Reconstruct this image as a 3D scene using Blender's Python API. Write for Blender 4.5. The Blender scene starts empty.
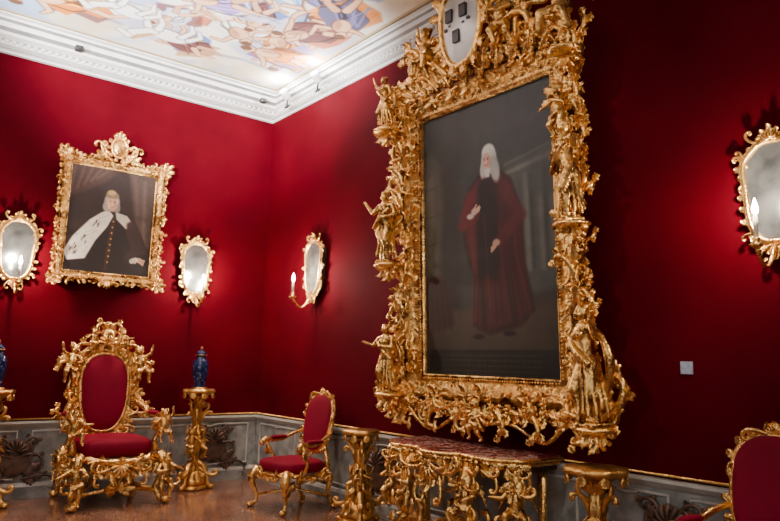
import bpy, math, random
import numpy as np
from mathutils import Matrix, Vector, Euler
random.seed(7); rng=np.random.RandomState(7)
PI=math.pi
scene=bpy.context.scene
COL=bpy.context.collection
def lin(c):
    c=np.asarray(c,float)/255.0
    return np.where(c<=0.04045,c/12.92,((c+0.055)/1.055)**2.4)
# ------------------------------------------------------------------ materials
def newmat(name):
    m=bpy.data.materials.new(name); m.use_nodes=True
    nt=m.node_tree; b=nt.nodes["Principled BSDF"]; return m,nt,b
def N(nt,t,**k):
    n=nt.nodes.new(t)
    for a,v in k.items():
        if a in n.inputs: n.inputs[a].default_value=v
        else: setattr(n,a,v)
    return n
def coords(nt,scale=(1,1,1)):
    tc=N(nt,"ShaderNodeTexCoord"); mp=N(nt,"ShaderNodeMapping"); mp.inputs["Scale"].default_value=scale
    nt.links.new(tc.outputs["Object"],mp.inputs["Vector"]); return mp.outputs["Vector"]
def ramp(nt,fac,stops):
    r=N(nt,"ShaderNodeValToRGB"); e=r.color_ramp.elements
    while len(e)<len(stops): e.new(0.5)
    for i,(p,c) in enumerate(stops): e[i].position=p; e[i].color=tuple(c)+(1,) if len(c)==3 else c
    nt.links.new(fac,r.inputs["Fac"]); return r.outputs["Color"]
def bump(nt,b,h,strength=.3,dist=.01):
    n=N(nt,"ShaderNodeBump"); n.inputs["Strength"].default_value=strength; n.inputs["Distance"].default_value=dist
    nt.links.new(h,n.inputs["Height"]); nt.links.new(n.outputs["Normal"],b.inputs["Normal"])
def mat_velvet(name,c1,c2,sheen=.3,spec=.12):
    m,nt,b=newmat(name); v=coords(nt)
    n=N(nt,"ShaderNodeTexNoise"); n.inputs["Scale"].default_value=1.3; n.inputs["Detail"].default_value=6; nt.links.new(v,n.inputs["Vector"])
    nt.links.new(ramp(nt,n.outputs["Fac"],[(.3,c1),(.7,c2)]),b.inputs["Base Color"])
    b.inputs["Roughness"].default_value=.75; b.inputs["Specular IOR Level"].default_value=spec
    b.inputs["Sheen Weight"].default_value=sheen; b.inputs["Sheen Tint"].default_value=(.9,.01,.05,1); b.inputs["Sheen Roughness"].default_value=.4
    n2=N(nt,"ShaderNodeTexNoise"); n2.inputs["Scale"].default_value=90; nt.links.new(v,n2.inputs["Vector"]); bump(nt,b,n2.outputs["Fac"],.15,.004)
    return m
M_WALL=mat_velvet("crimson_velvet_wall",(.056,.0002,.0036),(.090,.0004,.0056),.02,.04)
M_RED=mat_velvet("crimson_velvet_upholstery",(.15,.001,.014),(.22,.002,.022),.1)
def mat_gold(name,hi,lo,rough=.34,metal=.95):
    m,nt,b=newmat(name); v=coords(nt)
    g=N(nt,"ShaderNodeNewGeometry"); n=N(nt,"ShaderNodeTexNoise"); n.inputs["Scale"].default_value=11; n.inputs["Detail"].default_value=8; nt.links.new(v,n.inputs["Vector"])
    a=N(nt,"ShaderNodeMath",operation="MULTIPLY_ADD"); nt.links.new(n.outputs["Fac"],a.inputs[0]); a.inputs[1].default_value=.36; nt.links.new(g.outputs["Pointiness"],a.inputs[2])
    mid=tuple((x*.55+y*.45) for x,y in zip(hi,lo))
    nt.links.new(ramp(nt,a.outputs[0],[(.60,lo),(.68,mid),(.77,hi)]),b.inputs["Base Color"])  # crevices darker by pointiness: recess shade put into the gilt colour, plus noise wear
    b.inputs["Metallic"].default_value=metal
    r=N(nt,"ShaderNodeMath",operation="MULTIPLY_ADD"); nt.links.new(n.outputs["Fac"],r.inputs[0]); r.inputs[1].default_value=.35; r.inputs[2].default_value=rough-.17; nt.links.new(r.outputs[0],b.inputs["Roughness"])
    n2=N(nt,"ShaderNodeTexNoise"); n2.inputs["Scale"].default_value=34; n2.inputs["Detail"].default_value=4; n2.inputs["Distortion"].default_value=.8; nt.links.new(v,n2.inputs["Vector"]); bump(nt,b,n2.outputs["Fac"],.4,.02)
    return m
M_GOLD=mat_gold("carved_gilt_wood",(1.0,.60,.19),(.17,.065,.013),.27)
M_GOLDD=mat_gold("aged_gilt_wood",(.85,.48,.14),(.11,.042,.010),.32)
def mat_plain(name,c,rough=.5,metal=0,noise=0,scale=6,c2=None,bmp=0):
    m,nt,b=newmat(name); b.inputs["Roughness"].default_value=rough; b.inputs["Metallic"].default_value=metal
    v=coords(nt); n=N(nt,"ShaderNodeTexNoise"); n.inputs["Scale"].default_value=scale; n.inputs["Detail"].default_value=7; nt.links.new(v,n.inputs["Vector"])
    nt.links.new(ramp(nt,n.outputs["Fac"],[(.35,c),(.65,c2 or c)]),b.inputs["Base Color"])
    if bmp: bump(nt,b,n.outputs["Fac"],bmp,.01)
    return m
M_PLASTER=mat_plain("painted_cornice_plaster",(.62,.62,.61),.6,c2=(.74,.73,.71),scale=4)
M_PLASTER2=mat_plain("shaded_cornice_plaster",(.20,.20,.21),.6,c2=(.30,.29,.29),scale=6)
M_DADO=mat_plain("grey_marbled_dado",(.15,.155,.145),.45,c2=(.34,.34,.31),scale=8)
M_DADO2=mat_plain("pale_dado_moulding",(.36,.35,.32),.45,c2=(.48,.46,.41),scale=9)
M_BROWN=mat_plain("brown_painted_rocaille",(.04,.02,.014),.5,c2=(.15,.08,.05),scale=14,bmp=.3)
M_WAX=mat_plain("candle_wax",(.85,.82,.74),.4)
M_DARK=mat_plain("dark_metal",(.02,.02,.02),.4)
M_WOOD=mat_plain("dark_backing_wood",(.05,.03,.02),.7,c2=(.08,.05,.03))
M_LABEL=mat_plain("label_card",(.30,.34,.44),.5,c2=(.42,.46,.56),scale=60)
M_WHITE=mat_plain("white_lamp_housing",(.75,.75,.75),.4)
M_SILVER=mat_plain("shield_silver",(.5,.5,.48),.35,.3,c2=(.72,.70,.66))
m,nt,b=newmat("aged_mirror_glass"); v=coords(nt); n=N(nt,"ShaderNodeTexNoise"); n.inputs["Scale"].default_value=7; n.inputs["Detail"].default_value=5; nt.links.new(v,n.inputs["Vector"])
nt.links.new(ramp(nt,n.outputs["Fac"],[(.35,(.16,.18,.18)),(.65,(.42,.44,.43))]),b.inputs["Base Color"]); b.inputs["Metallic"].default_value=.85; b.inputs["Roughness"].default_value=.14; M_MIRROR=m
m,nt,b=newmat("lit_candle_bulb"); b.inputs["Base Color"].default_value=(1,.9,.75,1); b.inputs["Emission Color"].default_value=(1,.80,.58,1); b.inputs["Emission Strength"].default_value=90; M_FLAME=m
m,nt,b=newmat("red_marble"); v=coords(nt)
n=N(nt,"ShaderNodeTexNoise"); n.inputs["Scale"].default_value=9; n.inputs["Detail"].default_value=10; n.inputs["Distortion"].default_value=1.6; nt.links.new(v,n.inputs["Vector"])
nt.links.new(ramp(nt,n.outputs["Fac"],[(.35,(.16,.022,.018)),(.5,(.42,.10,.07)),(.58,(.66,.46,.36)),(.66,(.24,.04,.035))]),b.inputs["Base Color"]); b.inputs["Roughness"].default_value=.15; M_MARBLE=m
m,nt,b=newmat("blue_porcelain"); v=coords(nt)
n=N(nt,"ShaderNodeTexVoronoi"); n.inputs["Scale"].default_value=26; nt.links.new(v,n.inputs["Vector"])
nt.links.new(ramp(nt,n.outputs["Distance"],[(.1,(.10,.14,.26)),(.3,(.010,.016,.07)),(.7,(.005,.009,.04))]),b.inputs["Base Color"]); b.inputs["Roughness"].default_value=.12; M_PORC=m
m,nt,b=newmat("polished_brown_terrazzo"); v=coords(nt)
n=N(nt,"ShaderNodeTexVoronoi"); n.inputs["Scale"].default_value=38; nt.links.new(v,n.inputs["Vector"])
n2=N(nt,"ShaderNodeTexNoise"); n2.inputs["Scale"].default_value=2.5; n2.inputs["Detail"].default_value=6; nt.links.new(v,n2.inputs["Vector"])
mx=N(nt,"ShaderNodeMix",data_type="RGBA",blend_type="MULTIPLY"); mx.inputs["Factor"].default_value=1
nt.links.new(ramp(nt,n.outputs["Distance"],[(.05,(.46,.26,.16)),(.5,(.24,.115,.07))]),mx.inputs["A"])
nt.links.new(ramp(nt,n2.outputs["Fac"],[(.3,(.6,.5,.45)),(.7,(1,1,1))]),mx.inputs["B"]); nt.links.new(mx.outputs["Result"],b.inputs["Base Color"]); b.inputs["Roughness"].default_value=.15; M_FLOOR=m
def mat_vcol(name,rough=.5,gain=1.0):
    m,nt,b=newmat(name); a=N(nt,"ShaderNodeAttribute"); a.attribute_name="Col"
    v=coords(nt); n=N(nt,"ShaderNodeTexNoise"); n.inputs["Scale"].default_value=140; nt.links.new(v,n.inputs["Vector"])
    nt.links.new(a.outputs["Color"],b.inputs["Base Color"]); b.inputs["Roughness"].default_value=rough; bump(nt,b,n.outputs["Fac"],.1,.003)
    return m
M_PAINT=mat_vcol("oil_painting",.5); M_FRESCO=mat_vcol("fresco_plaster",.9)
# ------------------------------------------------------------------ mesh builder
_sph={}
def unit_sphere(nu=10,nv=7):
    k=(nu,nv)
    if k in _sph: return _sph[k]
    V=[(0,0,1)];F=[]
    for j in range(1,nv):
        t=PI*j/nv
        for i in range(nu):
            a=2*PI*i/nu; V.append((math.sin(t)*math.cos(a),math.sin(t)*math.sin(a),math.cos(t)))
    V.append((0,0,-1)); last=len(V)-1
    for i in range(nu):
        F.append((0,1+i,1+(i+1)%nu))
        for j in range(nv-2):
            a=1+j*nu; F.append((a+i,a+nu+i,a+nu+(i+1)%nu,a+(i+1)%nu))
        a=1+(nv-2)*nu; F.append((a+i,last,a+(i+1)%nu))
    _sph[k]=(np.array(V),F); return _sph[k]
def superell(e1=.5,e2=.5,nu=32,nv=14):
    V,F=unit_sphere(nu,nv); V=V.copy(); out=np.zeros_like(V)
    ph=np.arcsin(np.clip(V[:,2],-1,1)); th=np.arctan2(V[:,1],V[:,0])
    p=lambda x,e: np.sign(x)*np.abs(x)**e
    out[:,0]=p(np.cos(ph),e1)*p(np.cos(th),e2); out[:,1]=p(np.cos(ph),e1)*p(np.sin(th),e2); out[:,2]=p(np.sin(ph),e1)
    return out,F
class MB:
    def __init__(s): s.V=[];s.F=[];s.MI=[];s.n=0;s.M=None;s.mi=0;s.leafy=False
    def add(s,V,F):
        V=np.asarray(V,float)
        if s.M is not None:
            A=np.array(s.M); V=V@A[:3,:3].T+A[:3,3]
        s.V.append(V); n=s.n; s.F+= [tuple(i+n for i in f) for f in F]; s.MI+=[s.mi]*len(F); s.n+=len(V)
    def tube(s,pts,rad,n=8,cap=True,closed=False,flat=1.0,rib=0):
        P=np.asarray(pts,float); K=len(P)
        R=np.full(K,rad) if np.isscalar(rad) else np.interp(np.linspace(0,1,K),np.linspace(0,1,len(rad)),rad)
        if closed: T=np.roll(P,-1,0)-np.roll(P,1,0)
        else: T=np.gradient(P,axis=0)
        T/= (np.linalg.norm(T,axis=1)[:,None]+1e-9)
        ref=np.array([0,1.,0]) if abs(T[0][1])<.9 else np.array([1.,0,0])
        Nn=np.cross(T[0],ref);Nn/=np.linalg.norm(Nn)
        a=np.arange(n)*2*PI/n; rr=1+rib*np.cos(2*a+PI)*.5-rib*.6*(np.cos(a+PI/2)>.8); V=[]
        for i in range(K):
            Nn=Nn-T[i]*(Nn@T[i]); Nn/=np.linalg.norm(Nn)+1e-9; B=np.cross(T[i],Nn)
            V.append(P[i]+R[i]*((np.cos(a)*rr)[:,None]*Nn+(np.sin(a)*rr)[:,None]*B*flat))
        V=np.concatenate(V); F=[]
        for i in range(K if closed else K-1):
            j=(i+1)%K
            for k in range(n): F.append((i*n+k,i*n+(k+1)%n,j*n+(k+1)%n,j*n+k))
        if cap and not closed: F.append(tuple(range(n-1,-1,-1))); F.append(tuple((K-1)*n+k for k in range(n)))
        s.add(V,F)
    def ell(s,c,r,rot=None,nu=10,nv=7):
        V,F=unit_sphere(nu,nv); V=V*np.array(r if not np.isscalar(r) else (r,r,r))
        if rot is not None: V=V@np.array(Euler(rot).to_matrix()).T
        s.add(V+np.array(c),F)
    def sup(s,c,r,e1=.5,e2=.5,rot=None,nu=32,nv=14):
        V,F=superell(e1,e2,nu,nv); V=V*np.array(r)
        if rot is not None: V=V@np.array(Euler(rot).to_matrix()).T
        s.add(V+np.array(c),F)
    def lathe(s,prof,c=(0,0,0),n=24,lob=0,amp=0):
        V=[];F=[]
        for r,z in prof:
            for i in range(n):
                a=2*PI*i/n; rr=r*(1+amp*math.cos(lob*a)); V.append((c[0]+rr*math.cos(a),c[1]+rr*math.sin(a),c[2]+z))
        K=len(prof)
        for j in range(K-1):
            for i in range(n): F.append((j*n+i,j*n+(i+1)%n,(j+1)*n+(i+1)%n,(j+1)*n+i))
        F.append(tuple(range(n-1,-1,-1))); F.append(tuple((K-1)*n+i for i in range(n)))
        s.add(V,F)
    def box(s,a,b):
        V=[(x,y,z) for x in(a[0],b[0]) for y in (a[1],b[1]) for z in (a[2],b[2])]
        s.add(V,[(0,1,3,2),(4,6,7,5),(0,4,5,1),(2,3,7,6),(0,2,6,4),(1,5,7,3)])
    # ---- carved ornament primitives, in the local xz plane, relief toward -y
    def scroll(s,x,z,ang,L,hand=1,r=.02,y=-.04,t0=.6,t1=7.0,bulge=.03,n=26):
        p=np.array([x,z]);P=[];R=[];TH=[]
        for i in range(n+1):
            q=i/n; th=ang+hand*(t0*q+t1*q**2.6)
            P.append((p[0],y-bulge*math.sin(PI*min(1,q*1.1)),p[1])); R.append(r*(.55+.65*math.sin(PI*(.15+.8*q)))*(1-.35*q)); TH.append(th)
            st=L/n*1.6*(1-.8*q**1.1); p=p+st*np.array([math.cos(th),math.sin(th)])
        s.tube(P,R,8,rib=.35); e=P[-1]; s.ell(e,(r*.9,r*.9,r*.9),None,8,5)
        if s.leafy and L>.22:
            for i in (int(n*.12),int(n*.3),int(n*.48),int(n*.66)):
                s.leaf(P[i][0],P[i][2],TH[i]-hand*random.uniform(.5,1.0),r*random.uniform(3.6,5.2),r*2.6,P[i][1],.25,lob=3)
        return P
    def leaf(s,x,z,ang,L,W,y=-.04,curl=.5,lob=4,yaw=0):
        nu,nv=11,5
        t=np.linspace(0,1,nu)[:,None]; v=np.linspace(-1,1,nv)[None,:]
        w=W*np.sin(PI*np.clip(t,0.03,1)**.75*.98)*(1+.32*np.cos(lob*2*PI*t))*.5+W*.04
        d=L*(t-.12*t**3); lat=v*w + yaw*L*t**2*np.ones_like(v); d=d+np.abs(v)*w*.35
        out=curl*L*(t**2)*(1-.25*t) + .35*w*(1-v**2) - .22*w*np.exp(-(v*4)**2)
        tip=np.maximum(0,t-.75); d=d-tip*L*.45; out=out+tip*L*.25
        ca,sa=math.cos(ang),math.sin(ang)
        X=x+ca*d-sa*lat; Z=z+sa*d+ca*lat; Y=y-out+0*v
        V=np.stack([X,Y+0*X,Z],-1).reshape(-1,3)
        V2=V+np.array([0,W*.06+.004,0])
        F=[];o=nu*nv
        for i in range(nu-1):
            for j in range(nv-1):
                a=i*nv+j; F.append((a,a+nv,a+nv+1,a+1)); F.append((o+a,o+a+1,o+a+nv+1,o+a+nv))
        for i in range(nu-1):
            a=i*nv; F.append((a,o+a,o+a+nv,a+nv)); a=i*nv+nv-1; F.append((a,a+nv,o+a+nv,o+a))
        s.add(np.concatenate([V,V2]),F)
    def spray(s,x,z,ang,L,W,k=3,spread=.7,y=-.04,curl=.4):
        for i in range(k):
            a=(i-(k-1)/2)/max(1,(k-1)/2) if k>1 else 0
            s.leaf(x,z,ang+a*spread,L*(1-.25*abs(a)),W*.8,y-.01*(1-abs(a)),curl*(1+.2*random.random()),yaw=.15*a)
    def flower(s,x,z,r,y=-.06):
        for i in range(6): s.leaf(x,z,i*PI/3+.3,r,r*.7,y,.25,lob=1)
        s.ell((x,y-r*.3,z),r*.3,None,8,5)
    def shell(s,x,z,ang,R,y=-.05,k=7,spread=1.25):
        for i in range(k):
            a=ang+(i-(k-1)/2)/((k-1)/2)*spread
            rr=R*(1-.15*abs(a-ang)/spread)
            P=[(x+math.cos(a)*rr*q,y-R*.35*math.sin(PI*q*.8),z+math.sin(a)*rr*q) for q in np.linspace(0,1,7)]
            s.tube(P,[R*.03,R*.14],6); s.ell(P[-1],R*.13,None,8,5)
    def obj(s,name,mats,parent=None,smooth=True,loc=None,rot=None):
        me=bpy.data.meshes.new(name); V=np.concatenate(s.V); me.from_pydata(V.tolist(),[],s.F)
        for m in mats: me.materials.append(m)
        me.polygons.foreach_set("material_index",s.MI)
        me.polygons.foreach_set("use_smooth",[smooth]*len(me.polygons)); me.update()
        o=bpy.data.objects.new(name,me); COL.objects.link(o)
        if loc is not None: o.location=loc
        if rot is not None: o.rotation_euler=rot
        if parent is not None: o.parent=parent
        return o
def empty(name,loc,rot=(0,0,0)):
    e=bpy.data.objects.new(name,None); e.location=loc; e.rotation_euler=rot; e.empty_display_size=.1; COL.objects.link(e); return e
RR=(0,0,-PI/2)
# ------------------------------------------------------------------ gilt statuette figures (remeshed into one skin)
def bone(mb,a,b,ra,rb):
    a=np.array(a,float);b=np.array(b,float); mb.tube([a+(b-a)*q for q in np.linspace(0,1,5)],[ra,rb],10); mb.ell(a,ra,None,10,7); mb.ell(b,rb,None,10,7)
def remeshed(mb,vox):
    me=bpy.data.meshes.new("tmp"); me.from_pydata(np.concatenate(mb.V).tolist(),[],mb.F)
    o=bpy.data.objects.new("tmp",me); COL.objects.link(o)
    r=o.modifiers.new("r","REMESH"); r.mode="VOXEL"; r.voxel_size=vox
    sm=o.modifiers.new("s","SMOOTH"); sm.factor=.5; sm.iterations=1
    dg=bpy.context.evaluated_depsgraph_get(); ev=o.evaluated_get(dg); m2=ev.to_mesh()
    V=np.zeros(len(m2.vertices)*3); m2.vertices.foreach_get("co",V); F=[tuple(p.vertices) for p in m2.polygons]
    ev.to_mesh_clear(); bpy.data.objects.remove(o); bpy.data.meshes.remove(me)
    return V.reshape(-1,3),F
def head(mb,c,r):
    c=np.array(c,float); mb.ell(c,(r*.82,r*.95,r*1.1),None,14,10)
    mb.ell(c+(0,-.9*r,-.1*r),(r*.16,r*.26,r*.28)); mb.ell(c+(0,-.75*r,-.62*r),(r*.3,r*.25,r*.2))
    for sx in(-1,1): mb.ell(c+(sx*.82*r,0,-.1*r),(r*.14,r*.2,r*.25)); mb.ell(c+(sx*.45*r,-.72*r,-.3*r),(r*.28,r*.2,r*.28))
    for i in range(14):
        a=i*2*PI/14; mb.ell(c+(math.cos(a)*r*.72,math.sin(a)*r*.6+.25*r,r*(.55+.25*math.sin(a*3))),r*.34,None,8,5)
def hand(mb,w,d,s):
    w=np.array(w,float);d=np.array(d,float)/np.linalg.norm(d); p=np.cross(d,(0.2,1,.1)); p/=np.linalg.norm(p)
    mb.ell(w+d*s*.5,(s*.4,s*.4,s*.5))
    for k in range(4):
        b0=w+d*s*.8+p*s*(k-1.5)*.24; mb.tube([b0,b0+d*s*.4,b0+d*s*(.7-.08*abs(k-1.5))+np.array([0,-.15*s,-.1*s])],[s*.13,s*.09],6)
    mb.tube([w+d*s*.3+p*s*.3,w+d*s*.6+p*s*.65],[s*.15,s*.1],6)
def fig_draped(seed=0,arm=0):
    mb=MB(); random.seed(seed)
    bone(mb,(0,0,.54),(.01,-.01,.66),.085,.075); bone(mb,(.01,-.01,.66),(0,0,.78),.075,.085)
    bone(mb,(-.09,0,.79),(.09,0,.79),.045,.045); bone(mb,(0,0,.8),(0,-.01,.87),.035,.03); head(mb,(0,-.015,.925),.065)
    for sx in(-1,1): mb.ell((sx*.04,-.07,.74),.038)
    if arm==0: A=[((-.12,0,.79),(-.18,-.02,.65),(-.08,-.12,.62)),((.12,0,.79),(.2,-.03,.7),(.26,-.1,.82))]
    elif arm==1: A=[((-.12,0,.79),(-.22,-.02,.86),(-.26,-.05,1.0)),((.12,0,.79),(.19,0,.63),(.16,-.09,.52))]
    else: A=[((-.12,0,.79),(-.21,-.05,.68),(-.3,-.12,.72)),((.12,0,.79),(.16,-.07,.65),(.04,-.13,.66))]
    for a,b_,c in A:
        bone(mb,a,b_,.038,.03); bone(mb,b_,c,.03,.021); hand(mb,c,np.array(c)-np.array(b_),.045)
    bone(mb,(-.05,0,.5),(-.07,-.10,.3),.07,.055); bone(mb,(-.07,-.1,.3),(-.07,-.05,.05),.05,.03); bone(mb,(.05,0,.5),(.06,-.02,.27),.075,.05); bone(mb,(.06,-.02,.27),(.07,0,.05),.045,.03)
    for sx in(-1,1): mb.ell((sx*.07,-.07,.02),(.028,.06,.02))
    for i in range(13):
        a=i*2*PI/13; r0=.08; r1=.13+.03*random.random(); zz=.04+.1*random.random()
        P=[(math.cos(a)*(r0+(r1-r0)*q+.012*math.sin(q*9+i)),math.sin(a)*(r0+(r1-r0)*q)*.8+.01,.56+(zz-.56)*q) for q in np.linspace(0,1,9)]
        mb.tube(P,[.02,.024,.016],6)
    P=[(-.12+.27*q,-.08-.03*math.sin(PI*q),.74-.26*q) for q in np.linspace(0,1,8)]; mb.tube(P,[.02,.032,.03],7)
    P=[(.1+.12*math.sin(q*3),.05+.03*q,.78-.5*q) for q in np.linspace(0,1,9)]; mb.tube(P,[.02,.045,.03],7)
    mb.box((-.12,-.1,-.02),(.12,.1,.02))
    return remeshed(mb,.0095)
def fig_putto(seed=0,pose=0):
    mb=MB(); random.seed(seed)
    bone(mb,(0,0,.42),(0,-.02,.56),.105,.1); bone(mb,(0,-.02,.56),(0,0,.68),.1,.085); bone(mb,(-.08,0,.69),(.08,0,.69),.05,.05)
    head(mb,(.01,-.02,.84),.105)
    A=[[((-.12,0,.69),(-.24,-.04,.74),(-.3,-.08,.9)),((.12,0,.69),(.2,-.06,.58),(.12,-.16,.54))],
       [((-.12,0,.69),(-.22,-.05,.6),(-.34,-.12,.62)),((.12,0,.69),(.22,-.02,.8),(.2,-.05,.95))],
       [((-.12,0,.69),(-.2,-.08,.57),(-.1,-.18,.6)),((.12,0,.69),(.24,-.06,.64),(.36,-.1,.6))]][pose%3]
    for a,b_,c in A:
        bone(mb,a,b_,.05,.04); bone(mb,b_,c,.04,.028); hand(mb,c,np.array(c)-np.array(b_),.05)
    if pose==0: Lg=[((-.06,0,.4),(-.12,-.16,.3),(-.1,-.1,.08)),((.06,0,.4),(.1,-.06,.2),(.14,.04,.03))]
    elif pose==1: Lg=[((-.06,0,.4),(-.14,-.17,.38),(-.14,-.2,.16)),((.06,0,.4),(.14,-.15,.34),(.2,-.1,.12))]
    else: Lg=[((-.06,0,.4),(-.08,-.04,.2),(-.06,0,.02)),((.06,0,.4),(.11,-.12,.24),(.09,-.02,.05))]
    for a,b_,c in Lg:
        bone(mb,a,b_,.08,.06); bone(mb,b_,c,.055,.035); mb.ell(np.array(c)+(0,-.04,-.02),(.035,.07,.025))
    for i in range(5):
        P=[(-.13+.26*q,-.1-.02*math.sin(PI*q*2+i),.40-.05*i*q+.02*i) for q in np.linspace(0,1,8)]; mb.tube(P,[.02,.03,.02],6)
    for sx in (-1,1):
        for k in range(4): mb.tube([(sx*.05,.08,.62+.01*k),(sx*(.16+.02*k),.14,.72-.05*k),(sx*(.24+.02*k),.16,.70-.1*k)],[.03,.03,.012],6)
    return remeshed(mb,.0125)
FD=[fig_draped(1,0),fig_draped(2,1),fig_draped(3,2)]
FP=[fig_putto(1,0),fig_putto(2,1),fig_putto(3,2)]
def place(mb,fig,x,z,h,y=-.12,flip=1,tilt=0,rz=0):
    V,F=fig; V=V*np.array([flip,1,1])*h
    if flip<0: F=[f[::-1] for f in F]
    R=np.array(Euler((0,tilt,rz)).to_matrix()); mb.add(V@R.T+np.array([x,y,z]),F)
# ------------------------------------------------------------------ ornate frame
def sweep_rect(mb,hw,hh,prof):
    V=[];F=[];K=len(prof)
    for sx,sz in((-1,-1),(1,-1),(1,1),(-1,1)):
        for d,y in prof: V.append((sx*(hw+d),y,sz*(hh+d)))
    for c in range(4):
        for k in range(K-1):
            a=c*K+k;b_=((c+1)%4)*K+k; F.append((a,b_,b_+1,a+1))
    mb.add(V,F)
def side_iter(hw,hh):
    return [((0,-1),0,-PI/2,hw,hh),((1,0),PI/2,0,hh,hw),((0,1),PI,PI/2,hw,hh),((-1,0),-PI/2,PI,hh,hw)]
def frame_ornaments(mb,hw,hh,fw,D,k=1.0,outer=True,seed=1,step=.1,oscale=1.0):
    random.seed(seed)
    for (nx,nz),ta,na,hl,dist in side_iter(hw,hh):
        tx,tz=round(math.cos(ta)),round(math.sin(ta))
        def pos(t,o): return nx*(dist+o)+tx*t, nz*(dist+o)+tz*t
        m=int(2*(hl+fw)/step)
        for i in range(m):
            t=-(hl+fw)+(i+.5)*2*(hl+fw)/m; sgn=1 if t>0 else -1
            x,z=pos(t,fw*.6); mb.leaf(x,z,ta+(0 if sgn>0 else PI)+sgn*random.uniform(-.9,.9),step*1.3*k,step*.55,-D*.85,.2)
            x,z=pos(t,fw*.25); mb.leaf(x,z,na+random.uniform(-.6,.6),step*.7,step*.4,-D*.6,.3)
            x,z=pos(t,fw*.9); mb.leaf(x,z,na+sgn*random.uniform(.1,1.1),step*1.25*k,step*.6,-D*.7,.3)
            if i%2==0:
                x,z=pos(t,fw*.75); mb.scroll(x,z,ta+(PI if sgn<0 else 0)+sgn*.3,step*1.6,sgn*random.choice((-1,1)),step*.13,-D*1.0,bulge=.02,n=16)
        m=int(2*hl/(step*.3))
        for i in range(m):
            t=-hl+(i+.5)*2*hl/m; x,z=pos(t,fw*.1); mb.ell((x,-D*.58,z),step*.10,None,6,4)
        if outer:
            m=max(2,int(hl/(step*2.4))); os=oscale
            for sgn in(-1,1):
                for i in range(m):
                    t=sgn*(i+.35)*hl/m*1.08; x,z=pos(t,fw*1.0)
                    a=ta if sgn>0 else ta+PI
                    h=sgn*(1 if i%2 else -1)
                    mb.scroll(x,z,a+sgn*(-.7 if h>0 else -.2)*1.0,step*4.0*k*os,h,step*.17,-D*.75,bulge=.05)
                    x,z=pos(t,fw*1.1); mb.spray(x,z,na+sgn*random.uniform(-.2,.7),step*1.6*k*os,step*.65,3,.7,-D*.6)
                    x,z=pos(t+sgn*step,fw*1.05); mb.scroll(x,z,na+sgn*.3,step*2.2*k*os,-h,step*.13,-D*.6,bulge=.03)
                    if i%2==0: x,z=pos(t,fw*.8); mb.flower(x,z,step*.45,-D*1.1)
    for sx in(-1,1):
        for sz in(-1,1):
            x,z=sx*(hw+fw*.6),sz*(hh+fw*.6); a=math.atan2(sz,sx)
            mb.spray(x,z,a,step*2.2*k*oscale,step*.9,5,1.2,-D*1.0); mb.flower(x,z,step*.55,-D*1.3)
            mb.scroll(x,z,a+.9,step*3.2*k*oscale,1,step*.17,-D,bulge=.04); mb.scroll(x,z,a-.9,step*3.2*k*oscale,-1,step*.17,-D,bulge=.04)
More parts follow.
